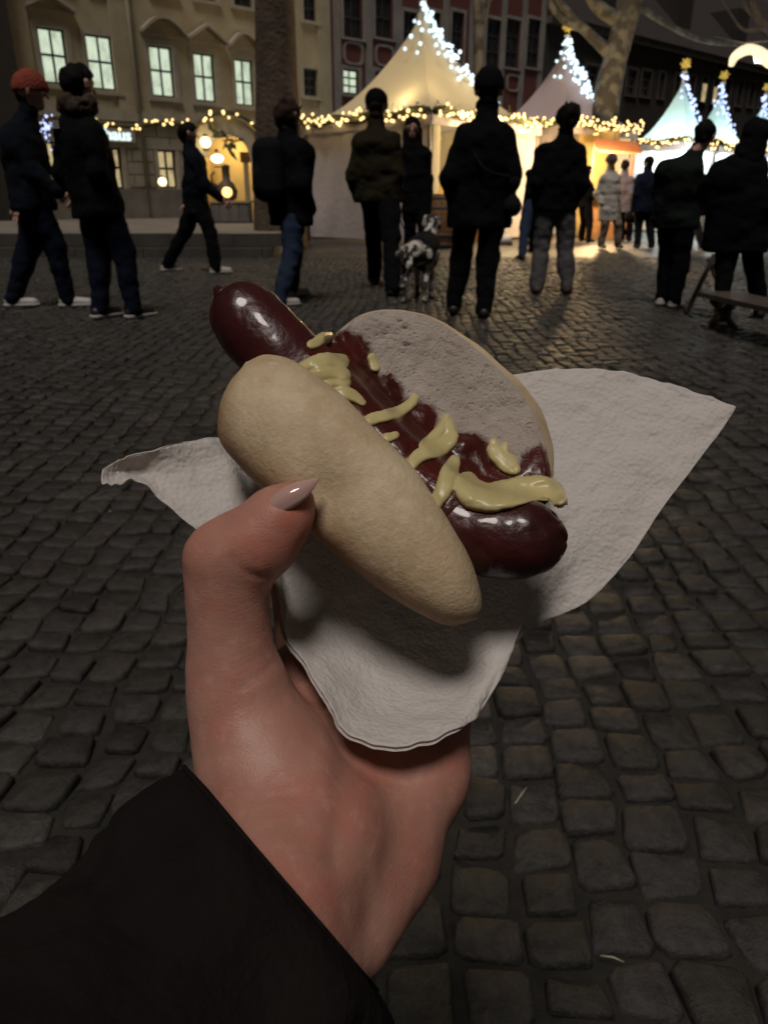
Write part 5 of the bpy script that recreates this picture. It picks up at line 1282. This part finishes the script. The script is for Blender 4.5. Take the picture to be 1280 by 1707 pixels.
# --- sauces: thin sheets laid over the real depth of sausage and crumb
def bvh(o, off):
    return BVHTree.FromPolygons([tuple(np.array(v.co)+off) for v in o.data.vertices], [tuple(p.vertices) for p in o.data.polygons])
BV = [bvh(sm, SO), bvh(crumb, RO), bvh(back, RO)]
X0, X1, Y0, Y1, ST = 470, 960, 530, 900, 2.6
gx = np.arange(X0, X1, ST); gy = np.arange(Y0, Y1, ST); DEP = np.full((len(gy), len(gx)), np.nan)
Fv = Vector(F_)
for j, y in enumerate(gy):
    for i, x in enumerate(gx):
        r = Vector(ray(x, y)).normalized(); best = None
        for k, t in enumerate(BV):
            hit = t.ray_cast(Vector(CAM), r)
            if hit[0] is not None:
                dd_ = (hit[0]-Vector(CAM)).dot(Fv)
                if best is None or dd_ < best: best = dd_
        if best is not None: DEP[j, i] = best
mask = np.isnan(DEP); 
for _ in range(60):
    m2 = np.isnan(DEP)
    if not m2.any(): break
    pad = np.pad(DEP, 1, constant_values=np.nan); st = np.stack([pad[a:a+DEP.shape[0], b_:b_+DEP.shape[1]] for a in range(3) for b_ in range(3)])
    with np.errstate(all='ignore'):
        import warnings; warnings.simplefilter('ignore'); av = np.nanmean(st, 0)
    DEP[m2] = av[m2]
DEP[np.isnan(DEP)] = .32
DS = DEP.copy()
for _ in range(16):
    pad = np.pad(DS, 1, mode='edge'); DS = sum(pad[a:a+DS.shape[0], b_:b_+DS.shape[1]] for a in range(3) for b_ in range(3))/9
    DS = np.minimum(DS, DEP*1.0+.0002)
GX, GY = np.meshgrid(gx, gy)
def polydist(poly):
    poly = np.array(poly, float); d = np.full(GX.shape, 1e9); ins = np.zeros(GX.shape, bool)
    for i in range(len(poly)):
        a, b_ = poly[i], poly[(i+1) % len(poly)]; ab = b_-a; t = np.clip(((GX-a[0])*ab[0]+(GY-a[1])*ab[1])/(ab@ab+1e-9), 0, 1)
        d = np.minimum(d, np.hypot(GX-a[0]-t*ab[0], GY-a[1]-t*ab[1]))
        c = ((a[1] > GY) != (b_[1] > GY)) & (GX < (b_[0]-a[0])*(GY-a[1])/(b_[1]-a[1]+1e-9)+a[0]); ins ^= c
    return np.where(ins, d, -d)
def strokedist(strokes):
    """signed: positive inside, normalised height 0..1"""
    best = np.full(GX.shape, -1e9); rad = np.ones(GX.shape)
    for st in strokes:
        pts = catmull(st, max(8, len(st)*8))
        for i in range(len(pts)-1):
            a, b_ = pts[i], pts[i+1]; ab = b_[:2]-a[:2]; t = np.clip(((GX-a[0])*ab[0]+(GY-a[1])*ab[1])/(ab@ab+1e-9), 0, 1)
            r_ = a[2]+(b_[2]-a[2])*t; q = r_-np.hypot(GX-a[0]-t*ab[0], GY-a[1]-t*ab[1]); up_ = q > best
            best = np.where(up_, q, best); rad = np.where(up_, r_, rad)
    return best, rad
def sheet(name, depth, sd, m_, parent, off, lim=-4.0):
    ny, nx = depth.shape; keep = sd > lim; idx = -np.ones(depth.shape, int); idx[keep] = np.arange(keep.sum())
    pts = np.array([P(x, y, d_) for x, y, d_ in zip(GX[keep], GY[keep], depth[keep])])
    q = np.stack([idx[:-1, :-1], idx[1:, :-1], idx[1:, 1:], idx[:-1, 1:]], -1).reshape(-1, 4); q = q[(q >= 0).all(1)]
    return mesh_obj(name, pts-off, q, m_, parent)
n1 = vnoise(np.stack([GX/14, GY/14, GX*0], -1), 3); n2 = vnoise(np.stack([GX/6, GY/6, GX*0], -1), 4); n3 = vnoise(np.stack([GX/30, GY/30, GX*0], -1), 5)
KET = [(505,592),(512,584),(528,584),(545,572),(556,560),(575,555),(600,560),(612,578),(616,598),(622,618),(634,628),(650,622),(662,640),(670,655),(668,668),(690,668),(716,676),(726,692),(722,716),(735,726),
       (750,722),(765,722),(790,724),(806,734),(814,752),(822,775),(846,786),(862,778),(872,762),(884,750),(900,744),(911,762),(917,790),(917,808),(890,815),(850,830),(800,838),(770,838),(745,862),
       (728,850),(700,812),(660,770),(610,722),(560,680),(520,640),(500,610)]
kd = polydist(KET)+.7*n2+1.6*n1
kt = .0016*np.clip(kd/16, -1, 1)+.0004*n1*np.clip(kd/22, 0, 1)+.0006*n3*np.clip(kd/22, 0, 1)
blob = np.exp(-((GX-772)**2+(GY-742)**2)/16**2)+.8*np.exp(-((GX-776)**2+(GY-782)**2)/13**2)
sm_ = np.clip((kd-2)/20, 0, 1); sm_ = sm_*sm_*(3-2*sm_); DPs = DEP.copy()
for _ in range(2):
    pad = np.pad(DPs, 1, mode='edge'); DPs = sum(pad[a:a+DPs.shape[0], b_:b_+DPs.shape[1]] for a in range(3) for b_ in range(3))/9
kdep = DPs*(1-sm_)+DS*sm_-kt-.0024*blob*np.clip(kd/10, 0, 1)
M['ketchup'] = mat('ketchup', (.070, .0085, .005), .34, (.045, .006, .004), 60, .45, 420, spec=.45, coat=.22, coatr=.07, bdist=.0010)
M['mustard'] = mat('mustard', (.58, .50, .24), .34, (.52, .44, .20), 90, .15, 300, spec=.4, bdist=.0007)
# ketchup soaked into the crumb round the sauce
cv = np.array([v.co[:] for v in crumb.data.vertices])+RO-CAM; cdz = cv@F_; ci = np.clip(((CX+FPX*(cv@R_)/cdz-X0)/ST).astype(int), 0, len(gx)-1); cj = np.clip(((CY-FPX*(cv@U_)/cdz-Y0)/ST).astype(int), 0, len(gy)-1)
stn = np.clip((kd[cj, ci]+8+3*n2[cj, ci])/9, 0, 1); a_s = crumb.data.attributes.new('bake', 'FLOAT', 'POINT'); a_s.data.foreach_set('value', (stn*.93).astype(np.float32))
sheet('ketchup', kdep, kd, M['ketchup'], saus, SO)
MUS = [[(505,612,7),(522,605,9),(545,602,11),(570,603,9)], [(518,628,8),(540,622,12),(560,622,12),(572,626,10)], [(538,645,7),(556,636,8),(575,638,7)], [(552,656,7),(576,656,9),(592,662,7),(605,671,3)],
       [(606,708,7),(622,698,8),(645,692,7),(668,685,7),(684,674,6),(692,663,4)], [(630,738,6),(644,731,6),(660,725,3)], [(686,774,8),(700,760,10),(720,750,12),(742,742,11),(752,726,8),(748,706,6)],
       [(704,742,4),(722,728,6),(738,712,6),(744,696,4)], [(728,838,9),(737,822,12),(745,800,13),(752,780,11),(757,767,6)], [(777,806,17),(786,822,23),(812,830,22),(845,824,22),(878,815,19),(905,812,15),(924,820,11),(933,834,7)],
       [(822,748,8),(834,762,13),(850,775,12),(858,782,6)], [(822,738,4),(824,752,6)], [(842,742,3),(840,756,5)], [(620,596,4),(626,612,5)], [(520,574,6),(534,568,6),(546,562,4)]]
md, mr_ = strokedist(MUS); md = md+.4*n2+1.1*n1+3.4; x_ = np.clip(1-md/np.maximum(mr_, 3), 0, 1.6)
mt = np.where(md > 0, np.sqrt(np.clip(1-x_**2, 0, 1)), -np.clip(-md/3, 0, 1))*(.0013+.00019*mr_)+.00012*n1*(md > 0)
big = np.clip(1-np.hypot((GX-850)/90, (GY-815)/45), 0, 1)
mbase = np.minimum(DS, np.where(kd > 0, kdep, DS))
sheet('mustard', mbase-mt-.0012*big*(md > 0)+.0006, md, M['mustard'], saus, SO)

# ------------------------------------------------------------ napkin
def napkin_mat():
    m = bpy.data.materials.new('tissue_paper'); m.use_nodes = True; t = m.node_tree; b = t.nodes['Principled BSDF']
    b.inputs['Base Color'].default_value = (.74, .71, .67, 1); b.inputs['Roughness'].default_value = .85; b.inputs['Specular IOR Level'].default_value = .25; b.inputs['Sheen Weight'].default_value = .2
    tc = t.nodes.new('ShaderNodeTexCoord')
    v = t.nodes.new('ShaderNodeTexVoronoi'); v.inputs['Scale'].default_value = 520; v.feature = 'SMOOTH_F1'
    n = t.nodes.new('ShaderNodeTexNoise'); n.inputs['Scale'].default_value = 600; n.inputs['Detail'].default_value = 5
    n2 = t.nodes.new('ShaderNodeTexNoise'); n2.inputs['Scale'].default_value = 38; n2.inputs['Detail'].default_value = 4
    t.links.new(tc.outputs['Object'], v.inputs['Vector']); t.links.new(tc.outputs['Object'], n.inputs['Vector']); t.links.new(tc.outputs['Object'], n2.inputs['Vector'])
    a1 = t.nodes.new('ShaderNodeMath'); a1.operation = 'MULTIPLY_ADD'; a1.inputs[1].default_value = .8; t.links.new(n.outputs[0], a1.inputs[0]); t.links.new(v.outputs['Distance'], a1.inputs[2])
    a2 = t.nodes.new('ShaderNodeMath'); a2.operation = 'MULTIPLY_ADD'; a2.inputs[1].default_value = 1.2; t.links.new(n2.outputs[0], a2.inputs[0]); t.links.new(a1.outputs[0], a2.inputs[2])
    bp = t.nodes.new('ShaderNodeBump'); bp.inputs['Strength'].default_value = .55; bp.inputs['Distance'].default_value = .0010
    t.links.new(a2.outputs[0], bp.inputs['Height']); t.links.new(bp.outputs[0], b.inputs['Normal'])
    out = t.nodes['Material Output']; tr = t.nodes.new('ShaderNodeBsdfTranslucent'); tr.inputs[0].default_value = (.75, .66, .60, 1)
    mx = t.nodes.new('ShaderNodeMixShader'); mx.inputs[0].default_value = .30; t.links.new(b.outputs[0], mx.inputs[1]); t.links.new(tr.outputs[0], mx.inputs[2]); t.links.new(mx.outputs[0], out.inputs[0])
    return m
M['napkin'] = napkin_mat()
# columns: left to right, rows: top edge to bottom edge  (x, y, depth)
NK = [
 [(172,782,.296),(171,788,.295),(171,794,.294),(171,800,.293),(172,806,.292)],
 [(196,768,.302),(200,778,.304),(204,786,.306),(204,796,.303),(200,806,.297)],
 [(232,757,.309),(236,770,.313),(240,784,.315),(238,796,.313),(236,805,.308)],
 [(300,738,.320),(305,768,.321),(310,800,.319),(318,835,.315),(326,880,.309)],
 [(368,728,.334),(385,775,.332),(402,825,.326),(425,885,.318),(452,966,.309)],
 [(450,705,.344),(465,800,.338),(478,900,.330),(488,1005,.326),(492,1072,.302)],
 [(540,690,.350),(548,815,.342),(552,940,.338),(548,1062,.317),(540,1158,.284)],
 [(630,670,.354),(632,810,.345),(630,955,.342),(618,1110,.317),(588,1226,.273)],
 [(720,650,.358),(716,800,.347),(708,965,.343),(694,1125,.316),(672,1242,.271)],
 [(800,632,.360),(798,790,.348),(794,945,.340),(782,1100,.318),(760,1216,.280)],
 [(868,622,.362),(870,770,.350),(872,900,.336),(862,1010,.324),(808,1180,.298)],
 [(915,616,.361),(918,740,.350),(918,860,.337),(908,960,.328),(846,1092,.314)],
 [(985,615,.360),(985,730,.350),(978,830,.340),(960,920,.333),(896,1042,.328)],
 [(1050,622,.358),(1046,715,.350),(1034,800,.342),(1018,870,.337),(978,1003,.330)],
 [(1110,638,.355),(1102,710,.349),(1090,775,.344),(1074,835,.340),(1048,930,.334)],
 [(1170,658,.352),(1160,702,.348),(1146,745,.345),(1128,785,.342),(1104,846,.338)],
 [(1226,679,.348),(1222,685,.348),(1216,695,.348),(1208,708,.347),(1196,726,.346)]]
NK = np.array(NK, float); nu, nv = 260, 150
g1 = np.array([catmull(NK[i], nv) for i in range(len(NK))]); g2 = np.array([catmull(g1[:, j], nu) for j in range(nv)])  # nv, nu, 3
G = np.array([[P(*g2[j, i]) for i in range(nu)] for j in range(nv)])
uu, vv = np.meshgrid(np.linspace(0, 1, nu), np.linspace(0, 1, nv))
du = np.gradient(G, axis=1); dv = np.gradient(G, axis=0); N_ = np.cross(du, dv); N_ /= np.linalg.norm(N_, axis=2, keepdims=True)+1e-12
if (N_ * (CAM-G)).sum(-1).mean() < 0: N_ = -N_
wr = .0009*vnoise(G*70, 4)+.0006*vnoise(G*150, 6)+.00022*vnoise(G*420, 7)
# soft creases running from the grip out to the corners
cre = .0030*np.exp(-((uu-.225-.05*vv)/.016)**2)*(1-vv*.4)-.0030*np.exp(-((uu-.265-.04*vv)/.018)**2)*(1-vv*.5)+.0012*np.exp(-((uu-.66-.10*(1-vv))/.014)**2)*np.clip(vv*2-.6, 0, 1)
wr = wr*(1-.3*(vv > .98)) + cre
edge_w = .0006*vnoise(np.stack([uu*60, vv*8, uu*0], -1), 2)
G = G+N_*(wr+edge_w*(np.minimum(vv, 1-vv) < .03))[..., None]
jit = .00022*vnoise(np.stack([uu*90, vv*3, uu*0+4], -1), 3); G[-1] += (G[-1]-G[-6])/np.linalg.norm(G[-1]-G[-6], axis=1, keepdims=True)*jit[-1][:, None]*1.4; G[0] += (G[0]-G[6])/np.linalg.norm(G[0]-G[6], axis=1, keepdims=True)*jit[0][:, None]
th = .0005
Vn = np.concatenate([G.reshape(-1, 3), (G-N_*th).reshape(-1, 3)]); n0 = nu*nv; Fq = []
I = np.arange(n0).reshape(nv, nu)
qa = np.stack([I[:-1, :-1], I[:-1, 1:], I[1:, 1:], I[1:, :-1]], -1).reshape(-1, 4)
bd = list(I[0]) + list(I[1:, -1]) + list(I[-1, -2::-1]) + list(I[-2:0:-1, 0]); bd = np.array(bd); bn = np.roll(bd, -1)
Qn = np.concatenate([qa, qa[:, ::-1]+n0, np.stack([bd, bd+n0, bn+n0, bn], -1)])
NO = P(660, 900, .33); nap = mesh_obj('napkin', Vn-NO, Qn, M['napkin']); nap.location = NO
tag(nap, 'white paper napkin cradling the roll in the hand', 'napkin')
# second ply just inside the bottom lip
G2 = G[int(nv*.55):, int(nu*.30):int(nu*.78)]-N_[int(nv*.55):, int(nu*.30):int(nu*.78)]*.0016; s2 = G2.shape
sh = (G2[-1]-G2[-8]); G2[-1] += sh/np.linalg.norm(sh, axis=1, keepdims=True)*.0008
I2 = np.arange(s2[0]*s2[1]).reshape(s2[:2]); mesh_obj('second_ply', G2.reshape(-1, 3)-NO, np.stack([I2[:-1, :-1], I2[:-1, 1:], I2[1:, 1:], I2[1:, :-1]], -1).reshape(-1, 4), M['napkin'], nap)

# ------------------------------------------------------------ hand
def HC(a, b, ra, rb, *k): return (P(*a), P(*b), ra, rb, *k)
hp = [
 # thumb
 HC((500,826,.2725),(470,856,.2725),.0042,.0078), HC((470,856,.2725),(428,896,.274),.0078,.0096), HC((432,898,.274),(378,932,.277),.0096,.0128), HC((474,862,.2725),(441,914,.2735),.0060,.0090),
 HC((378,932,.278),(379,1010,.281),.0131,.0124), HC((379,1010,.281),(386,1100,.284),.0124,.0138), HC((386,1100,.284),(404,1190,.285),.0138,.0176),
 # ball of the thumb
 HC((405,1180,.285),(450,1300,.280),.0180,.0240), HC((450,1300,.280),(520,1420,.264),.0240,.0225), HC((430,1180,.298),(500,1300,.290),.012,.020),
 # palm hollow and heel
 HC((500,1120,.330),(560,1295,.306),.014,.020), HC((560,1295,.306),(585,1400,.284),.020,.021), HC((585,1400,.282),(588,1500,.265),.020,.0150),
 # little-finger side
 HC((730,1180,.328),(706,1290,.306),.0150,.0166), HC((706,1290,.306),(643,1430,.284),.0166,.0172), HC((645,1430,.284),(594,1562,.258),.0172,.0115), HC((640,1250,.312),(610,1440,.286),.0185,.0185),
 HC((620,1180,.342),(640,1300,.316),.019,.020),
 # wrist and forearm into the sleeve
 HC((520,1400,.264),(430,1540,.238),.024,.025), HC((590,1520,.263),(500,1640,.236),.011,.018), HC((430,1540,.238),(260,1760,.20),.026,.028)]
# fingers behind the napkin: index, middle, ring, little
for j, (k0, k1, k2, k3) in enumerate((((505,1110,.345),(480,960,.372),(510,830,.386),(570,760,.386)), ((580,1110,.350),(590,950,.380),(640,810,.393),(720,740,.390)),
                           ((660,1120,.347),(690,960,.378),(750,830,.388),(830,780,.382)), ((735,1140,.338),(770,1000,.366),(820,900,.372),(880,860,.366)))):
    r = (.0095, .0098, .0092, .0080)[j]
    hp += [HC(k0, k1, r*1.15, r*1.02, 'add', .006), HC(k1, k2, r*1.02, r*.92, 'add', .004), HC(k2, k3, r*.92, r*.74, 'add', .004)]
def pdist(Xw, pts):
    d = np.full(Xw[0].shape, 1e9)
    for i in range(len(pts)-1):
        a, b = pts[i], pts[i+1]; ab = b-a; L = ab@ab; t = np.clip(((Xw[0]-a[0])*ab[0]+(Xw[1]-a[1])*ab[1]+(Xw[2]-a[2])*ab[2])/L, 0, 1)
        d = np.minimum(d, np.sqrt((Xw[0]-a[0]-t*ab[0])**2+(Xw[1]-a[1]-t*ab[1])**2+(Xw[2]-a[2]-t*ab[2])**2))
    return d
V, Q = sdf_mesh(hp, .0019, .012)
# smooth a little
def smooth(V, Q, it=3, lam=.5):
    n = len(V)
    for _ in range(it):
        acc = np.zeros_like(V); cnt = np.zeros(n)
        for a, b in ((0, 1), (1, 2), (2, 3), (3, 0)):
            np.add.at(acc, Q[:, a], V[Q[:, b]]); np.add.at(acc, Q[:, b], V[Q[:, a]]); np.add.at(cnt, Q[:, a], 1); np.add.at(cnt, Q[:, b], 1)
        V = V+lam*(acc/np.maximum(cnt, 1)[:, None]-V)
    return V
V = smooth(V, Q, 8)
# creases pressed into the skin, given as lines in the picture and pushed away from the camera
rel_ = V-CAM; dz_ = rel_@F_; sx_ = CX+FPX*(rel_@R_)/dz_; sy_ = CY-FPX*(rel_@U_)/dz_
vn = np.zeros_like(V); fn = np.cross(V[Q[:, 2]]-V[Q[:, 0]], V[Q[:, 3]]-V[Q[:, 1]])
for k in range(4): np.add.at(vn, Q[:, k], fn)
vn /= np.linalg.norm(vn, axis=1, keepdims=True)+1e-12
front = (vn*(-rel_)).sum(1) > 0
def crease(pts, w, amt):
    global V
    L = catmull([(x, y, 0) for x, y in pts], 40)[:, :2]; d = np.min(np.hypot(sx_[:, None]-L[None, :, 0], sy_[:, None]-L[None, :, 1]), axis=1)
    V = V - vn*((np.exp(-(d/w)**2)-.10*np.exp(-((d-w*1.9)/w)**2))*amt*front)[:, None]
crease([(386,928), (396,944), (416,957), (446,962)], 5, .0008)
crease([(455,1108), (430,1130), (400,1146)], 8, .0006); crease([(556,1030), (548,1090), (545,1130)], 8, .0006)
crease([(575,1170), (578,1260), (570,1340), (560,1430)], 26, .0016)
crease([(382,1352), (420,1335), (470,1328), (500,1326)], 5, .0005); crease([(392,1372), (430,1356), (470,1351)], 5, .0004); crease([(372,1330), (410,1318), (440,1314)], 4, .0003); crease([(410,1395), (450,1378), (500,1372)], 4, .0003)

vv_ = vnoise(V*110, 3)*.00035+vnoise(V*300, 5)*.00012; V = V+vn*vv_[:, None]
def skin_mat():
    m = bpy.data.materials.new('hand_skin'); m.use_nodes = True; t = m.node_tree; b = t.nodes['Principled BSDF']; L = t.links.new
    tc = t.nodes.new('ShaderNodeTexCoord')
    def noise(sc, det=4, rough=.5):
        n = t.nodes.new('ShaderNodeTexNoise'); n.inputs['Scale'].default_value = sc; n.inputs['Detail'].default_value = det; n.inputs['Roughness'].default_value = rough; L(tc.outputs['Object'], n.inputs['Vector']); return n
    def ramp(src, p0, p1, c0, c1):
        r = t.nodes.new('ShaderNodeValToRGB'); r.color_ramp.elements[0].position = p0; r.color_ramp.elements[1].position = p1
        r.color_ramp.elements[0].color = (*c0, 1); r.color_ramp.elements[1].color = (*c1, 1); L(src, r.inputs[0]); return r
    def mix(f, a, b_):
        x = t.nodes.new('ShaderNodeMix'); x.data_type = 'RGBA'; L(f, x.inputs[0]); L(a, x.inputs[6])
        if isinstance(b_, tuple): x.inputs[7].default_value = (*b_, 1)
        else: L(b_, x.inputs[7])
        return x
    base = ramp(noise(22, 3).outputs[0], .32, .68, (.46, .245, .185), (.37, .175, .130))
    red = ramp(noise(48, 5, .6).outputs[0], .50, .72, (0, 0, 0), (.55, .55, .55)); m1 = mix(red.outputs[0], base.outputs[0], (.46, .150, .110))
    pale = ramp(noise(160, 4, .6).outputs[0], .54, .70, (0, 0, 0), (.35, .35, .35)); m2 = mix(pale.outputs[0], m1.outputs[2], (.56, .33, .25))
    at_ = t.nodes.new('ShaderNodeAttribute'); at_.attribute_name = 'flush'; m3 = mix(at_.outputs['Fac'], m2.outputs[2], (.50, .135, .085))
    L(m3.outputs[2], b.inputs['Base Color'])
    b.inputs['Roughness'].default_value = .47; b.inputs['Specular IOR Level'].default_value = .38
    b.inputs['Subsurface Weight'].default_value = .30; b.inputs['Subsurface Scale'].default_value = .005; b.inputs['Subsurface Radius'].default_value = (1, .35, .2)
    v = t.nodes.new('ShaderNodeTexVoronoi'); v.inputs['Scale'].default_value = 1100; L(tc.outputs['Object'], v.inputs['Vector'])
    mp = t.nodes.new('ShaderNodeMapping'); mp.inputs['Scale'].default_value = (260, 60, 900); mp.inputs['Rotation'].default_value = (0, .5, 0); L(tc.outputs['Object'], mp.inputs[0])
    n5 = t.nodes.new('ShaderNodeTexNoise'); n5.inputs['Scale'].default_value = 1; n5.inputs['Detail'].default_value = 4; L(mp.outputs[0], n5.inputs['Vector'])
    a = t.nodes.new('ShaderNodeMath'); a.operation = 'MULTIPLY_ADD'; a.inputs[1].default_value = 1.1; L(n5.outputs[0], a.inputs[0]); L(v.outputs['Distance'], a.inputs[2])
    bp = t.nodes.new('ShaderNodeBump'); bp.inputs['Strength'].default_value = .22; bp.inputs['Distance'].default_value = .0004; L(a.outputs[0], bp.inputs['Height']); L(bp.outputs[0], b.inputs['Normal'])
    return m
M['handskin'] = skin_mat()
HO = P(470, 1300, .28)
hand = empty('person', HO); tag(hand, 'bare hand in a black sleeve holding the roll with its thumb', 'person')
hm = mesh_obj('hand', V-HO, Q, M['handskin'], hand)
fl = np.zeros(len(V))
for (x, y, d_, r_, a_) in ((490,868,.262,.011,.55), (455,905,.262,.012,.45), (350,925,.272,.010,.25), (620,1245,.30,.020,.25), (705,1230,.30,.015,.30), (470,1010,.28,.010,.22)):
    fl = np.maximum(fl, a_*np.exp(-(np.linalg.norm(V-P(x, y, d_), axis=1)/r_)**2))
fl *= 1+.3*vnoise(V*160, 8); ab_ = hm.data.attributes.new('flush', 'FLOAT', 'POINT'); ab_.data.foreach_set('value', fl.astype(np.float32))
# thumb nail
NA = [((424,858),(434,866),.2655),((440,838),(456,862),.2625),((462,818),(482,850),.2615),((490,805),(507,834),.2620),((514,799),(522,816),.2635),((529,796),(531,800),.2655)]
La = catmull([(a[0], a[1], d+.002) for a, b, d in NA], 26); Lb_ = catmull([(b[0], b[1], d) for a, b, d in NA], 26); V = []
for i in range(26):
    A, B = P(*La[i]), P(*Lb_[i]); v = nrm(CAM-(A+B)/2); u_ = nrm(np.cross(B-A, P(*La[min(i+1, 25)])-P(*La[max(i-1, 0)]))); 
    if u_[2] < 0: u_ = -u_
    wdt = np.linalg.norm(B-A)
    for k in range(9):
        q = k/8; V.append(A+(B-A)*q+(v*.6+np.array([0, 0, .5]))*math.sin(math.pi*q)*wdt*.30)
V = np.array(V); V = np.concatenate([V, V-nrm(CAM-V.mean(0))*.0006])
I = np.arange(26*9).reshape(26, 9); qa = np.stack([I[:-1, :-1], I[:-1, 1:], I[1:, 1:], I[1:, :-1]], -1).reshape(-1, 4)
bd = np.array(list(I[0])+list(I[1:, -1])+list(I[-1, -2::-1])+list(I[-2:0:-1, 0])); bn = np.roll(bd, -1)
M['nail'] = mat('glossy_nail', (.50, .31, .27), .12, None, spec=.5, coat=.6, coatr=.04)
mesh_obj('thumbnail', V-HO, np.concatenate([qa, qa[:, ::-1]+234, np.stack([bd, bd+234, bn+234, bn], -1)]), M['nail'], hand)

# sleeve
M['sleeve'] = mat('black_sleeve', (.0075, .0058, .0056), .95, (.0125, .0098, .0090), 14, .8, 240, spec=.10, bdist=.0016)
SLV = [((352,1318,.252),(592,1606,.252),-1),  # inside the cuff
       ((318,1284,.252),(614,1634,.252),0), ((300,1290,.248),(636,1662,.248),0), ((205,1352,.238),(668,1730,.238),0), ((140,1450,.228),(690,1850,.228),0), ((60,1512,.215),(690,1990,.215),0), ((-30,1558,.205),(650,2150,.205),0), ((-200,1650,.19),(560,2350,.19),0)]
A = catmull([q[0] for q in SLV[1:]], 60); B = catmull([q[1] for q in SLV[1:]], 60); V = []; nk = 72
def ringp(a, b, deep):
    a, b = P(*a), P(*b); c = (a+b)/2; e = (b-a)/2; v = nrm(CAM-c); L = np.linalg.norm(e)
    return [c+e*math.cos(2*math.pi*k/nk)+v*math.sin(2*math.pi*k/nk)*L*deep for k in range(nk)]
V += ringp((395,1380,.244), (560,1590,.244), .75); V += ringp((345,1312,.250), (596,1612,.250), .80); V += ringp((326,1292,.252), (608,1628,.252), .84)
for i in range(60): V += ringp(A[i], B[i], .86)
V = np.array(V); nR = 63; cc_ = np.repeat(V.reshape(nR, nk, 3).mean(1), nk, axis=0); dd = V-cc_; dd /= np.linalg.norm(dd, axis=1, keepdims=True)+1e-9
amp = np.repeat(np.clip((np.arange(nR)-4)/12, 0, 1), nk)
fold = .0040*vnoise(V*np.array([26, 26, 40]), 5)+.0022*vnoise(V*70, 6)+.0007*vnoise(V*200, 2)
fold = fold*1.5; V = V+dd*(fold*amp+.0005*vnoise(V*120, 3))[:, None]
Fq = [(i*nk+k, i*nk+(k+1) % nk, (i+1)*nk+(k+1) % nk, (i+1)*nk+k) for i in range(nR-1) for k in range(nk)]
mesh_obj('sleeve', V-HO, Fq, M['sleeve'], hand)

q_ = V.reshape(nR, nk, 3)
for r_i, off in ((9, .0006), (10, .0006)):
    c_r = q_[r_i].mean(0); pts = [p+(p-c_r)/np.linalg.norm(p-c_r)*off-HO for p in q_[r_i]]; pts.append(pts[0])
    MB().tube(pts, .0007, 5, False).build('cuff_seam', M['sleeve'], hand, True)
